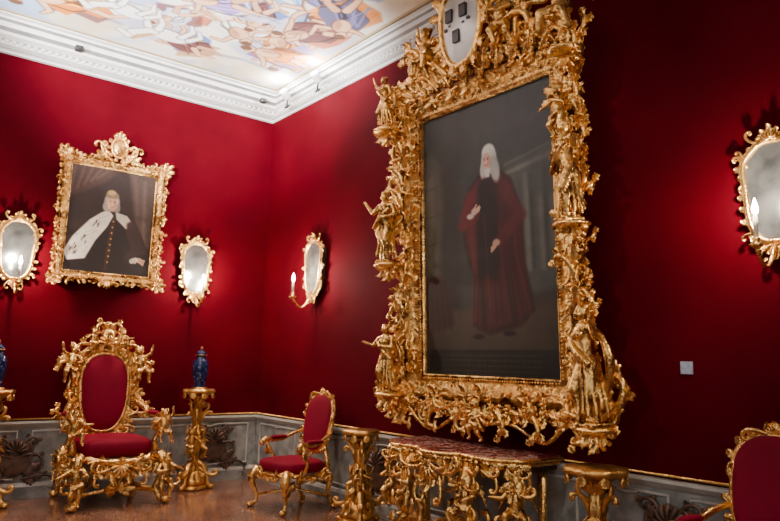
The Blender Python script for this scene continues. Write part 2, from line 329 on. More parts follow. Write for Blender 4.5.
# ------------------------------------------------------------------ numpy painter
class Paint:
    def __init__(s,W,H,c,asp):
        s.W,s.H=W,H; s.A=np.zeros((H,W,3))+np.array(c,float); s.X,s.Y=np.meshgrid((np.arange(W)+.5)/W,(np.arange(H)+.5)/H*asp); s.asp=asp
    def win(s,x0,y0,x1,y1):
        i0=max(0,int(x0*s.W)-2); i1=min(s.W,int(x1*s.W)+3); j0=max(0,int(y0*s.H/s.asp)-2); j1=min(s.H,int(y1*s.H/s.asp)+3)
        return (slice(j0,max(j0,j1)),slice(i0,max(i0,i1)))
    def blend(s,m,c,w=None):
        if w is None: w=(slice(None),slice(None))
        s.A[w]=s.A[w]*(1-m[...,None])+np.array(c,float)*m[...,None]
    def ell(s,x,y,rx,ry,c,soft=.15,al=1,rot=0):
        R=max(rx,ry)*(1+soft); w=s.win(x-R,y-R,x+R,y+R)
        dx,dy=s.X[w]-x,s.Y[w]-y; ca,sa=math.cos(rot),math.sin(rot); u=(dx*ca+dy*sa)/rx; v=(-dx*sa+dy*ca)/ry
        d=np.sqrt(u*u+v*v); s.blend(al*np.clip((1-d)/soft+.5,0,1),c,w)
    def poly(s,P,c,soft=.008,al=1):
        P=np.array(P,float); w=s.win(P[:,0].min()-soft,P[:,1].min()-soft,P[:,0].max()+soft,P[:,1].max()+soft); X,Y=s.X[w],s.Y[w]
        ins=np.zeros(X.shape,bool); D=np.full(X.shape,9.)
        for i in range(len(P)):
            a,b_=P[i],P[(i+1)%len(P)]; e=b_-a; L=e@e+1e-12
            t=np.clip(((X-a[0])*e[0]+(Y-a[1])*e[1])/L,0,1); D=np.minimum(D,np.hypot(X-a[0]-t*e[0],Y-a[1]-t*e[1]))
            c1=((a[1]>Y)!=(b_[1]>Y))
            if abs(e[1])>1e-9: ins^= c1&(X<(Y-a[1])*e[0]/e[1]+a[0])
        s.blend(al*np.clip(np.where(ins,D,-D)/soft+.5,0,1),c,w)
    def line(s,P,r,c,al=1,soft=.006,r2=None):
        P=np.array(P,float); g=r+soft; w=s.win(P[:,0].min()-g,P[:,1].min()-g,P[:,0].max()+g,P[:,1].max()+g); X,Y=s.X[w],s.Y[w]; D=np.full(X.shape,9.)
        for i in range(len(P)-1):
            a,b_=P[i],P[i+1]; e=b_-a; L=e@e+1e-12
            t=np.clip(((X-a[0])*e[0]+(Y-a[1])*e[1])/L,0,1); rr=r if r2 is None else r+(r2-r)*(i+t)/(len(P)-1)
            D=np.minimum(D,np.hypot(X-a[0]-t*e[0],Y-a[1]-t*e[1])-rr)
        s.blend(al*np.clip(-D/soft+.5,0,1),c,w)
    def fbm(s,sc,oct=4,seed=0):
        R=np.random.RandomState(seed); out=np.zeros(s.X.shape); amp=1;tot=0
        for o in range(oct):
            n=int(sc*2**o)+2; g=R.rand(n+1,n+1); u=s.X/max(1,s.asp)*(n-1); v=s.Y/max(1,s.asp)*(n-1)
            i=np.clip(u.astype(int),0,n-1); j=np.clip(v.astype(int),0,n-1); fu=u-i; fv=v-j; fu=fu*fu*(3-2*fu); fv=fv*fv*(3-2*fv)
            out+=amp*(g[j,i]*(1-fu)*(1-fv)+g[j,i+1]*fu*(1-fv)+g[j+1,i]*(1-fu)*fv+g[j+1,i+1]*fu*fv); tot+=amp; amp*=.5
        return out/tot
    def mesh(s,name,mat,fn,parent=None):
        W,H=s.W,s.H; U,Vv=np.meshgrid(np.linspace(0,1,W),np.linspace(0,1,H)); co=fn(U.ravel(),Vv.ravel())
        i=np.arange((H-1)*(W-1)); r=i//(W-1)*W+i%(W-1); F=np.stack([r,r+W,r+W+1,r+1],-1)
        me=bpy.data.meshes.new(name); me.vertices.add(W*H); me.vertices.foreach_set("co",co.astype(np.float32).ravel())
        me.loops.add(len(F)*4); me.loops.foreach_set("vertex_index",F.ravel().astype(np.int32)); me.polygons.add(len(F)); me.polygons.foreach_set("loop_start",(np.arange(len(F))*4).astype(np.int32))
        me.update(calc_edges=True); me.validate()
        ca=me.color_attributes.new("Col","FLOAT_COLOR","POINT"); C=np.ones((W*H,4),np.float32); C[:,:3]=lin(np.clip(s.A,0,255)).reshape(-1,3); ca.data.foreach_set("color",C.ravel())
        me.materials.append(mat); o=bpy.data.objects.new(name,me); COL.objects.link(o)
        if parent: o.parent=parent
        return o
# ------------------------------------------------------------------ ROOM
HR,HC,CZ=.772,4.625,4.87
IX,IY=.24,.50
X0,Y0=-8.6,-9.6
def simple(name,a,b,mat):
    mb=MB(); mb.box(a,b); return mb.obj(name,[mat],smooth=False)
simple("wall_back",(X0,0,0),(0,.12,CZ),M_WALL); simple("wall_right",(0,Y0,0),(.12,.12,CZ),M_WALL)
simple("wall_left",(X0-.12,Y0,0),(X0,.12,CZ),M_WALL); simple("wall_front",(X0-.12,Y0-.12,0),(.12,Y0,CZ),M_WALL)
simple("floor",(X0,Y0,-.1),(.12,.12,0),M_FLOOR)
def sweep_L(prof):
    mb=MB(); V=[]; K=len(prof)
    for px in (0,1,2):
        for (dy,dx,z,mi) in prof:
            V.append((X0,-dy,z) if px==0 else ((-dx,-dy,z) if px==1 else (-dx,Y0,z)))
    for c in range(2):
        for k in range(K-1): a=c*K+k; b_=(c+1)*K+k; mb.F.append((a,b_,b_+1,a+1)); mb.MI.append(prof[k][3])
    mb.V.append(np.array(V,float)); mb.n=len(V); mb.mi=0
    return mb
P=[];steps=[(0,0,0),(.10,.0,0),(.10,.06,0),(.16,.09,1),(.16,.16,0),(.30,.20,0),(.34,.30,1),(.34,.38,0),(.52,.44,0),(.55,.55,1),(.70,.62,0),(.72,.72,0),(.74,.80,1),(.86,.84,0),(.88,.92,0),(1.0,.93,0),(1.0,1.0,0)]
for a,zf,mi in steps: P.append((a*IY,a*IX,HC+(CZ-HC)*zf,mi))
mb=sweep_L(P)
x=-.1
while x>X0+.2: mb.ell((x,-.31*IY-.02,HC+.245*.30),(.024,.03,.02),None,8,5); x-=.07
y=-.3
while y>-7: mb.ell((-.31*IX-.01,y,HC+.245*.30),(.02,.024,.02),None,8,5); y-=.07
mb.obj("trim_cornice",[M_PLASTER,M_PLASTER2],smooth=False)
def prof_band(pts): return [(a,a,z,m_) for a,z,m_ in pts]
mb=sweep_L(prof_band([(.001,HR,0),(.07,HR,1),(.075,HR-.02,1),(.05,HR-.05,1),(.03,HR-.065,0),(.03,.16,0)]))
mb.obj("trim_dado",[M_DADO,M_DADO2],smooth=False)
mb=sweep_L(prof_band([(.03,.16,1),(.05,.15,1),(.06,.12,0),(.06,0,0)])); mb.obj("baseboard_back",[M_DADO,M_DADO2],smooth=False)
mb=MB(); mb.tube([(X0,-.012,HR+.02),(-.012,-.012,HR+.02),(-.012,Y0,HR+.02)],.010,6); mb.obj("trim_gilt_fillet",[M_GOLDD])
mb=MB()
def panel(u0,u1,wall):
    z0,z1=.2,HR-.10; loop=[(u0,z0),(u1,z0),(u1,z1),((u0+u1)/2+.1,z1),((u0+u1)/2,z1-.02),((u0+u1)/2-.1,z1),(u0,z1)]
    pts=[]
    for i in range(len(loop)):
        a,b_=loop[i],loop[(i+1)%len(loop)]
        for q in np.linspace(0,1,6)[:-1]: pts.append((a[0]+(b_[0]-a[0])*q,a[1]+(b_[1]-a[1])*q))
    P=[(u,-.034,z) if wall=='b' else (-.034,u,z) for u,z in pts]; mb.tube(P,.013,6,closed=True)
for a,b_ in((-8.2,-6.2),(-6.0,-4.1),(-3.9,-2.75),(-2.6,-1.3),(-1.15,-.15)): panel(a,b_,'b')
for a,b_ in((-.15,-1.0),(-1.15,-2.4),(-2.55,-3.1),(-3.2,-4.9),(-5.0,-5.6),(-5.75,-7.0),(-7.2,-9)): panel(a,b_,'r')
mb.obj("trim_dado_panels",[M_DADO2])
def rocaille(k_,loc,rot,w,h,seed):
    random.seed(seed); mb=MB(); mb.leafy=True
    for sx in(-1,1):
        for k in range(4):
            a=.3+k*.75; mb.scroll(sx*w*.12,h*(.1+.1*k),(a if sx>0 else PI-a),w*.8,sx*(1 if k%2 else -1),.015,-.012,bulge=.012)
        mb.spray(sx*w*.15,h*.2,(.2 if sx>0 else PI-.2),w*.38,.12,4,.9,-.01,.1); mb.spray(sx*w*.1,h*.6,(.9 if sx>0 else PI-.9),w*.3,.1,3,.7,-.01,.1)
    mb.sup((0,-.012,h*.45),(w*.22,.02,h*.3),1,1); mb.shell(0,h*.62,PI/2,w*.2,-.012)
    mb.obj("trim_rocaille_%d"%k_,[M_BROWN],loc=loc,rot=rot)
rocaille(1,(-2.75,-.034,.14),(0,0,0),.62,.52,0); rocaille(2,(-.60,-.034,.14),(0,0,0),.66,.56,1)
rocaille(3,(-.034,-2.6,.14),RR,.66,.56,10); rocaille(4,(-.034,-5.62,.14),RR,.66,.56,11)
# ------------------------------------------------------------------ ceiling fresco
S=5.0;PW=620
p=Paint(PW,PW,(240,234,224),1.0)
f1=p.fbm(6,5,3); f2=p.fbm(11,5,5); f3=p.fbm(8,5,15)
p.blend(np.clip((f1-.47)*6,0,1)*.85,(150,178,222)); p.blend(np.clip((f2-.52)*7,0,1)*.65,(184,166,200)); p.blend(np.clip((f3-.58)*7,0,1)*.5,(226,196,150)); p.blend(np.clip((.44-f1)*6,0,1)*.6,(255,250,240))
R=random.Random(21)
pal=[(226,128,48),(196,92,46),(112,74,150),(70,100,180),(184,140,90),(110,60,60),(232,190,100),(96,92,130),(150,126,186),(84,84,104),(240,236,230),(236,230,220),(120,146,196),(206,204,222)]
skin=(230,180,144)
def fresco_fig(x,y,s_,a):
    ca,sa=math.cos(a),math.sin(a)
    def T(u,v): return (x+s_*(u*ca-v*sa),y+s_*(u*sa+v*ca))
    c=R.choice(pal); dk=tuple(v*.42 for v in c); lt=tuple(min(255,v*1.3+10) for v in c); c2=R.choice(pal)
    p.poly([T(.8*math.cos(t)*(1+.4*R.uniform(-1,1)),.3+.6*math.sin(t)*(1+.4*R.uniform(-1,1))) for t in np.linspace(0,2*PI,10)[:-1]],c2,.006,.8)
    pts=[T(.5*math.cos(t)*(1+.4*R.uniform(-1,1)),.1+.7*math.sin(t)*(1+.35*R.uniform(-1,1))) for t in np.linspace(0,2*PI,14)[:-1]]
    p.poly([(q[0]+.004,q[1]+.005) for q in pts],dk,.006,.85); p.poly(pts,c,.004,.95)
    for k in range(9):
        u=R.uniform(-.4,.4); p.line([T(u,-.3),T(u+R.uniform(-.2,.2),.1),T(u+R.uniform(-.3,.3),.6)],s_*.028,dk if k%2 else lt,.8,.003)
    ol=(104,66,50)
    for sg in(-1,1):
        P=[T(sg*.2,-.5),T(sg*R.uniform(.4,.6),R.uniform(-.7,-.2)),T(sg*R.uniform(.5,.8),R.uniform(-1,-.1))]
        p.line(P,s_*.1,ol,1,.004,s_*.065); p.line(P,s_*.075,skin,1,.003,s_*.045)
    p.ell(*T(0,-.35),s_*.25,s_*.35,ol,.2,.9,a); p.ell(*T(-.02,-.36),s_*.22,s_*.32,skin,.25,1,a); p.ell(*T(.08,-.3),s_*.09,s_*.24,(176,124,94),.6,.8,a)
    P=[T(-.1,.4),T(-.3,.8),T(R.uniform(-.5,0),1.15)]; p.line(P,s_*.135,ol,.8,.004,s_*.065); p.line(P,s_*.11,skin,1,.003,s_*.05)
    P=[T(.15,.4),T(.35,.7),T(R.uniform(.2,.6),1.1)]; p.line(P,s_*.13,ol,.8,.004,s_*.06); p.line(P,s_*.11,(206,156,122),1,.003,s_*.05)
    p.ell(*T(0,-.8),s_*.16,s_*.19,ol,.2,.9); p.ell(*T(-.01,-.8),s_*.13,s_*.16,skin,.25); p.ell(*T(.02,-.9),s_*.15,s_*.12,(92,56,34),.4,.9)
    p.ell(*T(-.04,-.8),s_*.02,s_*.02,(70,40,30),.5); p.ell(*T(.04,-.8),s_*.02,s_*.02,(70,40,30),.5)
def cloud(x,y,s_):
    c=R.choice([(252,250,246),(220,218,236),(194,200,228),(248,232,208)])
    for k in range(9): p.ell(x+R.uniform(-1,1)*s_,y+R.uniform(-.5,.5)*s_,s_*R.uniform(.3,.7),s_*R.uniform(.2,.45),tuple(v-6*k*.6 for v in c),.5,.75,R.uniform(0,3))
    p.line([(x-s_,y+s_*.4),(x,y+s_*.55),(x+s_,y+s_*.3)],s_*.08,(120,116,150),.6,.01)
def horse(x,y,s_,a):
    ca,sa=math.cos(a),math.sin(a)
    def T(u,v): return (x+s_*(u*ca-v*sa),y+s_*(u*sa+v*ca))
    w=(246,243,238); g=(110,102,110)
    p.ell(*T(0,0),s_*.62,s_*.36,g,.15,1,a); p.ell(*T(0,-.03),s_*.58,s_*.32,w,.25,1,a)
    P=[T(.4,-.1),T(.75,-.5),T(.7,-.8)]; p.line(P,s_*.2,g,1,.004,s_*.12); p.line(P,s_*.17,w,1,.004,s_*.1); P=[T(.7,-.8),T(1.05,-.62)]; p.line(P,s_*.14,g,1,.004,s_*.1); p.line(P,s_*.12,w,1,.004,s_*.08)
    p.line([T(.35,-.3),T(.6,-.85)],s_*.07,(190,140,80),.9,.006)
    for u,v in((.4,.5),(.75,.35),(-.4,.6),(-.7,.45)): p.line([T(u*.8,.1),T(u,v),T(u+.2,v+.3)],s_*.13,g,1,.004,s_*.06); p.line([T(u*.8,.1),T(u,v),T(u+.2,v+.3)],s_*.1,w,1,.004,s_*.04)
for i in range(26): cloud(R.uniform(.02,.8),R.uniform(.02,.8),R.uniform(.04,.09))
for i in range(38):
    if i%2: x,y=R.uniform(.04,.75),R.uniform(.05,.32)
    else: x,y=R.uniform(.05,.32),R.uniform(.05,.75)
    if i>32: x,y=R.uniform(.3,.6),R.uniform(.3,.6)
    fresco_fig(x,y,R.uniform(.06,.095),R.uniform(-1.2,2.8))
    if i%4==3: cloud(R.uniform(.08,.6),R.uniform(.08,.6),R.uniform(.025,.05))
horse(.33,.12,.08,.1); horse(.43,.17,.07,.3)
for i in range(5): cloud(R.uniform(.15,.5),R.uniform(.15,.5),R.uniform(.02,.04))
edge=np.minimum(p.X,p.Y); p.blend(np.clip((.012-edge)/.003+.5,0,1),(200,180,140)); p.blend(np.clip((.005-edge)/.002+.5,0,1),(120,98,70))
p.mesh("ceiling",M_FRESCO,lambda U,V:np.stack([-IX-U*S,-IY-V*S,np.full_like(U,CZ-.002)],-1))
mb=MB(); mb.box((X0,Y0,CZ),(.12,.12,CZ+.1)); mb.obj("ceiling_slab",[mat_plain("painted_sky_vault",(.55,.58,.66),.9,c2=(.85,.82,.74),scale=1.2)],smooth=False)
# ------------------------------------------------------------------ BIG PORTRAIT
def portrait_big():
    asp=2.31/1.49; p=Paint(230,356,(46,50,48),asp)
    f=p.fbm(6,5,1); p.blend(np.clip((f-.45)*2.5,0,1)*.5,(68,68,61))
    p.poly([(0,0),(.36,0),(.3,.5),(.32,1.2),(0,1.3)],(40,37,33),.06,.85)
    p.poly([(.0,.30),(.06,.22),(.15,.30),(.17,.55),(.14,1.0),(.0,1.05)],(92,85,68),.05,.7); p.poly([(.03,.38),(.09,.36),(.11,.9),(.04,.95)],(122,113,92),.04,.5)
    for k in range(3): p.line([(0,.45+.17*k),(.16,.43+.17*k)],.006,(58,51,41),.6,.012)
    p.ell(.10,.16,.2,.16,(70,77,72),.8,.5)
    p.poly([(.66,.42),(1,.36),(1,1.10),(.74,1.12)],(80,84,78),.05,.75)
    for k,x in enumerate((.80,.89,.97)):
        p.line([(x,.50),(x+.01,.98)],.018,(116,116,106),.65,.03); p.line([(x+.03,.50),(x+.04,.98)],.010,(48,48,46),.7,.02)
    p.line([(.66,.46),(1.0,.41)],.012,(120,120,108),.7,.015); p.line([(.66,.41),(1.0,.35)],.008,(102,102,92),.7,.015); p.ell(.93,.52,.12,.1,(62,64,62),.5,.6)
    p.poly([(.55,0),(1,0),(1,.34),(.62,.38),(.5,.2)],(52,55,52),.08,.7)
    p.poly([(0,1.2),(1,1.12),(1,1.55),(0,1.55)],(62,52,43),.03); p.blend(np.clip((p.Y-1.15)*20,0,1)*p.fbm(12,3,9)*.4,(96,80,62))
    p.poly([(0,.98),(.15,.97),(.22,1.05),(.25,1.26),(0,1.32)],(58,22,22),.03,.8)
    for k in range(5): p.line([(.02+k*.04,1.02),(.02+k*.05,1.28)],.007,(34,12,13),.6,.012)
    # robe, three-quarter turn to the left, mantle swept over the left arm
    p.poly([(.46,.43),(.60,.41),(.70,.49),(.77,.68),(.78,.95),(.84,1.20),(.74,1.28),(.52,1.32),(.40,1.27),(.41,1.0),(.34,.82),(.33,.62),(.38,.50)],(40,15,18),.022)
    p.poly([(.39,.50),(.47,.45),(.45,.70),(.44,.95),(.47,1.29),(.40,1.25),(.42,1.0),(.36,.80),(.34,.64)],(86,24,30),.03,.85)
    p.poly([(.60,.43),(.70,.51),(.76,.70),(.77,.95),(.82,1.19),(.72,1.27),(.67,.98),(.60,.72)],(72,19,25),.035,.85)
    p.poly([(.48,.98),(.62,.96),(.68,1.26),(.50,1.30)],(76,22,28),.03,.8)
    p.poly([(.46,.50),(.54,.47),(.60,.62),(.62,.90),(.58,1.02),(.46,1.0),(.45,.75)],(21,15,17),.035,.9)
    p.poly([(.62,.62),(.74,.68),(.76,.92),(.66,1.08),(.60,.9)],(58,15,20),.035,.85)
    for k in range(10):
        x=.39+.036*k; p.line([(x,.60+.02*k),(x+.02+.01*math.sin(k*2),.93),(x+.03+.012*(k-3),1.25)],.004,(118,40,44) if k%3==0 else (20,8,11),.5,.014)
    p.line([(.66,.54),(.76,.70),(.60,.82)],.035,(80,22,28),.9,.028)
    p.line([(.39,.55),(.33,.70),(.43,.65)],.035,(96,27,33),.95,.022)
    p.ell(.425,.632,.024,.020,(205,170,148),.4)
    for k in range(4): p.line([(.435,.622+.006*k),(.470-.005*abs(k-1),.606+.009*k)],.005,(205,168,144),1,.004)
    p.line([(.425,.614),(.443,.596)],.005,(205,168,144),1,.004)
    p.ell(.395,.655,.028,.016,(205,200,190),.6,.9)
    p.ell(.585,.825,.026,.019,(186,150,128),.5)
    for k in range(4): p.line([(.58,.83+.006*k),(.548,.848+.008*k)],.005,(182,146,124),1,.004)
    p.line([(.58,.815),(.56,.83)],.005,(182,146,124),1,.004)
    # long wig and face looking left
    p.ell(.545,.355,.056,.082,(200,197,189),.25); p.ell(.502,.40,.024,.055,(190,188,180),.4,1,.15); p.ell(.585,.415,.034,.078,(166,164,158),.4,1,-.2); p.ell(.54,.31,.046,.042,(214,211,203),.3)
    for k in range(14):
        if k not in(3,4,5,6,7): p.line([(.50+.0064*k,.295+.002*abs(k-7)**1.4),(.485+.0105*k,.46)],.0018,(140,138,132),.5,.004)
    p.ell(.528,.360,.030,.047,(202,158,136),.25); p.ell(.546,.372,.015,.036,(164,118,100),.8,.5)
    for e in(-.014,.010): p.ell(.526+e,.352,.006,.0038,(50,34,28),.5); p.line([(.517+e,.342),(.533+e,.342)],.0018,(120,90,70),.8,.003)
    p.line([(.523,.353),(.519,.371),(.525,.374)],.003,(222,182,156),.9,.003); p.line([(.514,.385),(.533,.385)],.0028,(150,70,66),.9,.003)
    p.poly([(.515,.41),(.548,.41),(.548,.455),(.512,.455)],(202,200,192),.012)
    p.ell(.44,1.33,.04,.014,(20,12,12),.5); p.ell(.66,1.315,.04,.014,(20,12,12),.5)
    p.poly([(0,1.40),(1,1.40),(1,1.56),(0,1.56)],(28,29,26),.006)
    Rn=random.Random(3)
    for r_ in range(4):
        x=.15
        while x<.85:
            w=Rn.uniform(.008,.03); p.line([(x,1.43+.028*r_),(x+w,1.43+.028*r_)],.003,(94,88,68),.6,.003); x+=w+.014
    p.A*=.90+.20*p.fbm(30,3,4)[...,None]
    v=np.clip(1-.45*((p.X-.5)**2*2+((p.Y/asp)-.45)**2*1.3),0,1); p.A*=v[...,None]*.95
    return p
TH=.043
big=empty("gilt_framed_portrait",(-.2,-4.165,2.525)); big.rotation_euler=(Matrix.Rotation(-PI/2,3,'Z')@Matrix.Rotation(TH,3,'X')).to_euler()
HW,HH=.745,1.155
pp=portrait_big(); pp.mesh("painted_canvas",M_PAINT,lambda U,V:np.stack([(U-.5)*2*HW,np.full_like(U,-.03),(.5-V)*2*HH],-1),big)
mb=MB(); mb.box((-HW-.15,-.02,-HH-.15),(HW+.15,.05,HH+.15)); mb.box((-.08,.05,-HH-.1),(.08,.11,-HH+.1)); mb.obj("backing_board",[M_WOOD],big,smooth=False)
mb=MB(); mb.leafy=True
sweep_rect(mb,HW-.01,HH-.01,[(0,-.02),(0,-.06),(.02,-.075),(.035,-.06),(.06,-.055),(.11,-.085),(.15,-.12),(.18,-.13),(.205,-.12),(.215,-.1),(.23,-.05),(.22,.01)])
frame_ornaments(mb,HW,HH,.205,.12,1.0,True,5,.09,.75)
random.seed(9)
for sx in(-1,1):
    for (zz,ang,L) in [(-1.15,-.4,.5),(-1.2,.5,.42),(-.75,1.2,.42),(-.45,1.9,.36),(.25,-1.0,.36),(.45,1.3,.42),(.75,1.9,.36),(1.1,.8,.42),(1.25,.1,.4)]:
        for kk in (1,-1):
            a=ang*(1 if kk>0 else .4)+(.0 if kk>0 else -1.1); A=a if sx>0 else PI-a
            mb.scroll(sx*(HW+.2),zz+.04*kk,A,L*.85,sx*kk,.021,-.10,bulge=.05)
        a=random.uniform(-.2,.6); mb.spray(sx*(HW+.24),zz,(a if sx>0 else PI-a),.18,.08,4,.9,-.10)
        mb.leaf(sx*(HW+.18),zz+.12,PI/2-sx*.4,.2,.09,-.15,.3); mb.flower(sx*(HW+.27),zz-.1,.05,-.14)
    k=1.0 if sx>0 else .72
    mb.scroll(sx*(HW+.08),-HH-.25,(.0 if sx>0 else PI),.85*k,sx,.030,-.12,bulge=.06); mb.scroll(sx*(HW+.12+.25*k),-HH+.05,-PI/2,.55,-sx,.026,-.10)
    mb.scroll(sx*(HW+.2),-HH-.1,(-.9 if sx>0 else PI+.9),.5,sx,.026,-.14); mb.scroll(sx*(HW+.1),-HH-.2,(-.3 if sx>0 else PI+.3),.6,-sx*-1,.022,-.16)
    mb.spray(sx*(HW+.22),-HH-.28,(-.6 if sx>0 else PI+.6),.22,.10,5,1.1,-.13); mb.spray(sx*(HW+.34*k),-HH-.1,(0 if sx>0 else PI),.2,.10,5,1.1,-.13)
for sx in(-1,1):
    for k in range(5):
        x=sx*(.10+k*.17); mb.scroll(x,-HH-.2,(-.5 if sx>0 else PI+.5),.38,sx*(1 if k%2 else -1),.021,-.11,bulge=.04); mb.spray(x,-HH-.23,-PI/2+sx*.3,.15,.07,3,.7,-.12)
        mb.leaf(x,-HH-.32+.05*k/3,(0 if sx>0 else PI)+sx*.2,.2,.08,-.12,.2); mb.flower(x+.04,-HH-.22,.045,-.15)
    mb.tube([(sx*q*.95,-.12-.02*math.sin(9*q),-HH-.36+.14*math.sin(PI*q*2.5)*q) for q in np.linspace(0,1,24)],[.022,.015,.022],7,rib=.3)
mb.shell(0,-HH-.24,-PI/2,.17,-.14); place(mb,FP[0],0,-HH-.48,.34,-.18)
for sx in(-1,1):
    for k in range(6):
        x=sx*(.12+k*.15); a=PI/2-sx*(.2+.15*k); mb.scroll(x,HH+.17,a,.46-.03*k,sx*(1 if k%2 else -1),.022,-.13,bulge=.05); mb.spray(x,HH+.2,a,.2,.085,4,.8,-.14); mb.leaf(x,HH+.3,a-sx*.5,.22,.1,-.16,.3)
    mb.scroll(sx*.25,HH+.25,(.9 if sx>0 else PI-.9),.7,-sx,.032,-.16,bulge=.08); mb.scroll(sx*.26,HH+.55,(PI/2),.6,sx,.03,-.16,bulge=.08); mb.scroll(sx*.5,HH+.3,PI/2-sx*.2,.6,-sx,.028,-.16,bulge=.06)
    mb.spray(sx*.3,HH+.45,(.6 if sx>0 else PI-.6),.26,.11,5,1.1,-.17); mb.spray(sx*.55,HH+.5,(.9 if sx>0 else PI-.9),.24,.1,4,1.0,-.15)
place(mb,FP[0],.46,HH+.24,.52,-.24,1,-.1); place(mb,FP[1],-.48,HH+.26,.5,-.24,-1,.1)
mb.scroll(0,HH+1.0,.3,.5,1,.03,-.16); mb.scroll(0,HH+1.0,PI-.3,.5,-1,.03,-.16); mb.spray(0,HH+.98,PI/2,.3,.13,5,1,-.16)
mb.leafy=False
ST=[(FD[1],-1.02,1.12,.50,-.26,1,0,0),(FD[0],-1.02,-.14,.66,-.26,-1,0,.2),(FD[2],-1.00,-1.30,.60,-.28,1,0,.2),(FP[1],1.02,1.20,.68,-.26,1,0,-.2),(FD[2],1.02,-.05,.72,-.27,-1,0,-.4),(FD[0],1.14,-1.42,.80,-.26,1,-.1,-.4)]
for fg,x,z,h,y_,fl,tl,rz in ST:
    place(mb,fg,x,z,h,y_,fl,tl,rz); mb.shell(x,z-.02,-PI/2,.14,y_+.06); mb.ell((x,y_+.02,z-.025),(.14,.13,.035)); mb.spray(x,z-.02,-PI/2,.2,.08,5,1.2,y_+.02)
place(mb,FP[2],.96,.55,.42,-.26,-1,0,-.3)
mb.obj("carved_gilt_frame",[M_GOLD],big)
zc=HH+.58; mb=MB()
out=[]
for t in np.linspace(0,2*PI,41)[:-1]:
    c,s_=math.cos(t),math.sin(t); w=.21*(1+.15*s_) ; out.append((w*abs(c)**.7*(1 if c>0 else -1),zc+.31*(s_ if s_<0 else abs(s_)**.6)))
V=[(0,-.31,zc)]
for r_ in (.5,1.0): V+=[(x*r_,-.31+.05*r_*r_,zc+(z-zc)*r_) for x,z in out]
n=len(out); F=[(0,1+i,1+(i+1)%n) for i in range(n)]+[(1+i,1+n+i,1+n+(i+1)%n,1+(i+1)%n) for i in range(n)]; mb.add(V,F); mb.obj("armorial_shield",[M_SILVER],big,smooth=True)
mb=MB()
for x_,z_ in ((-.08,.1),(.08,.1),(0,-.1)):
    mb.box((x_-.035,-.325,zc+z_-.05),(x_+.035,-.29,zc+z_+.03))
    for k in(-1,0,1): mb.box((x_+k*.026-.009,-.325,zc+z_+.028),(x_+k*.026+.009,-.29,zc+z_+.055))
for k in range(6): mb.box((-.15+k*.052,-.305,zc-.008+(k%2)*.02),(-.15+k*.052+.03,-.27,zc+.012+(k%2)*.02))
mb.obj("shield_charges",[M_DARK],big,smooth=False)
mb=MB(); mb.tube([(x*1.08,-.26,zc+(z-zc)*1.06) for x,z in out],.028,8,closed=True)
for i in range(0,n,3): x,z=out[i]; t=math.atan2(z-zc,x); mb.leaf(x*1.08,zc+(z-zc)*1.06,t+.5,.14,.07,-.27,.3)
for k in range(5): mb.spray(-.14+.07*k,zc+.34,PI/2-(k-2)*-.2,.14,.06,3,.5,-.28)
mb.tube([(-.17,-.27,zc+.33),(0,-.29,zc+.35),(.17,-.27,zc+.33)],.03,8)
mb.obj("shield_surround",[M_GOLD],big)
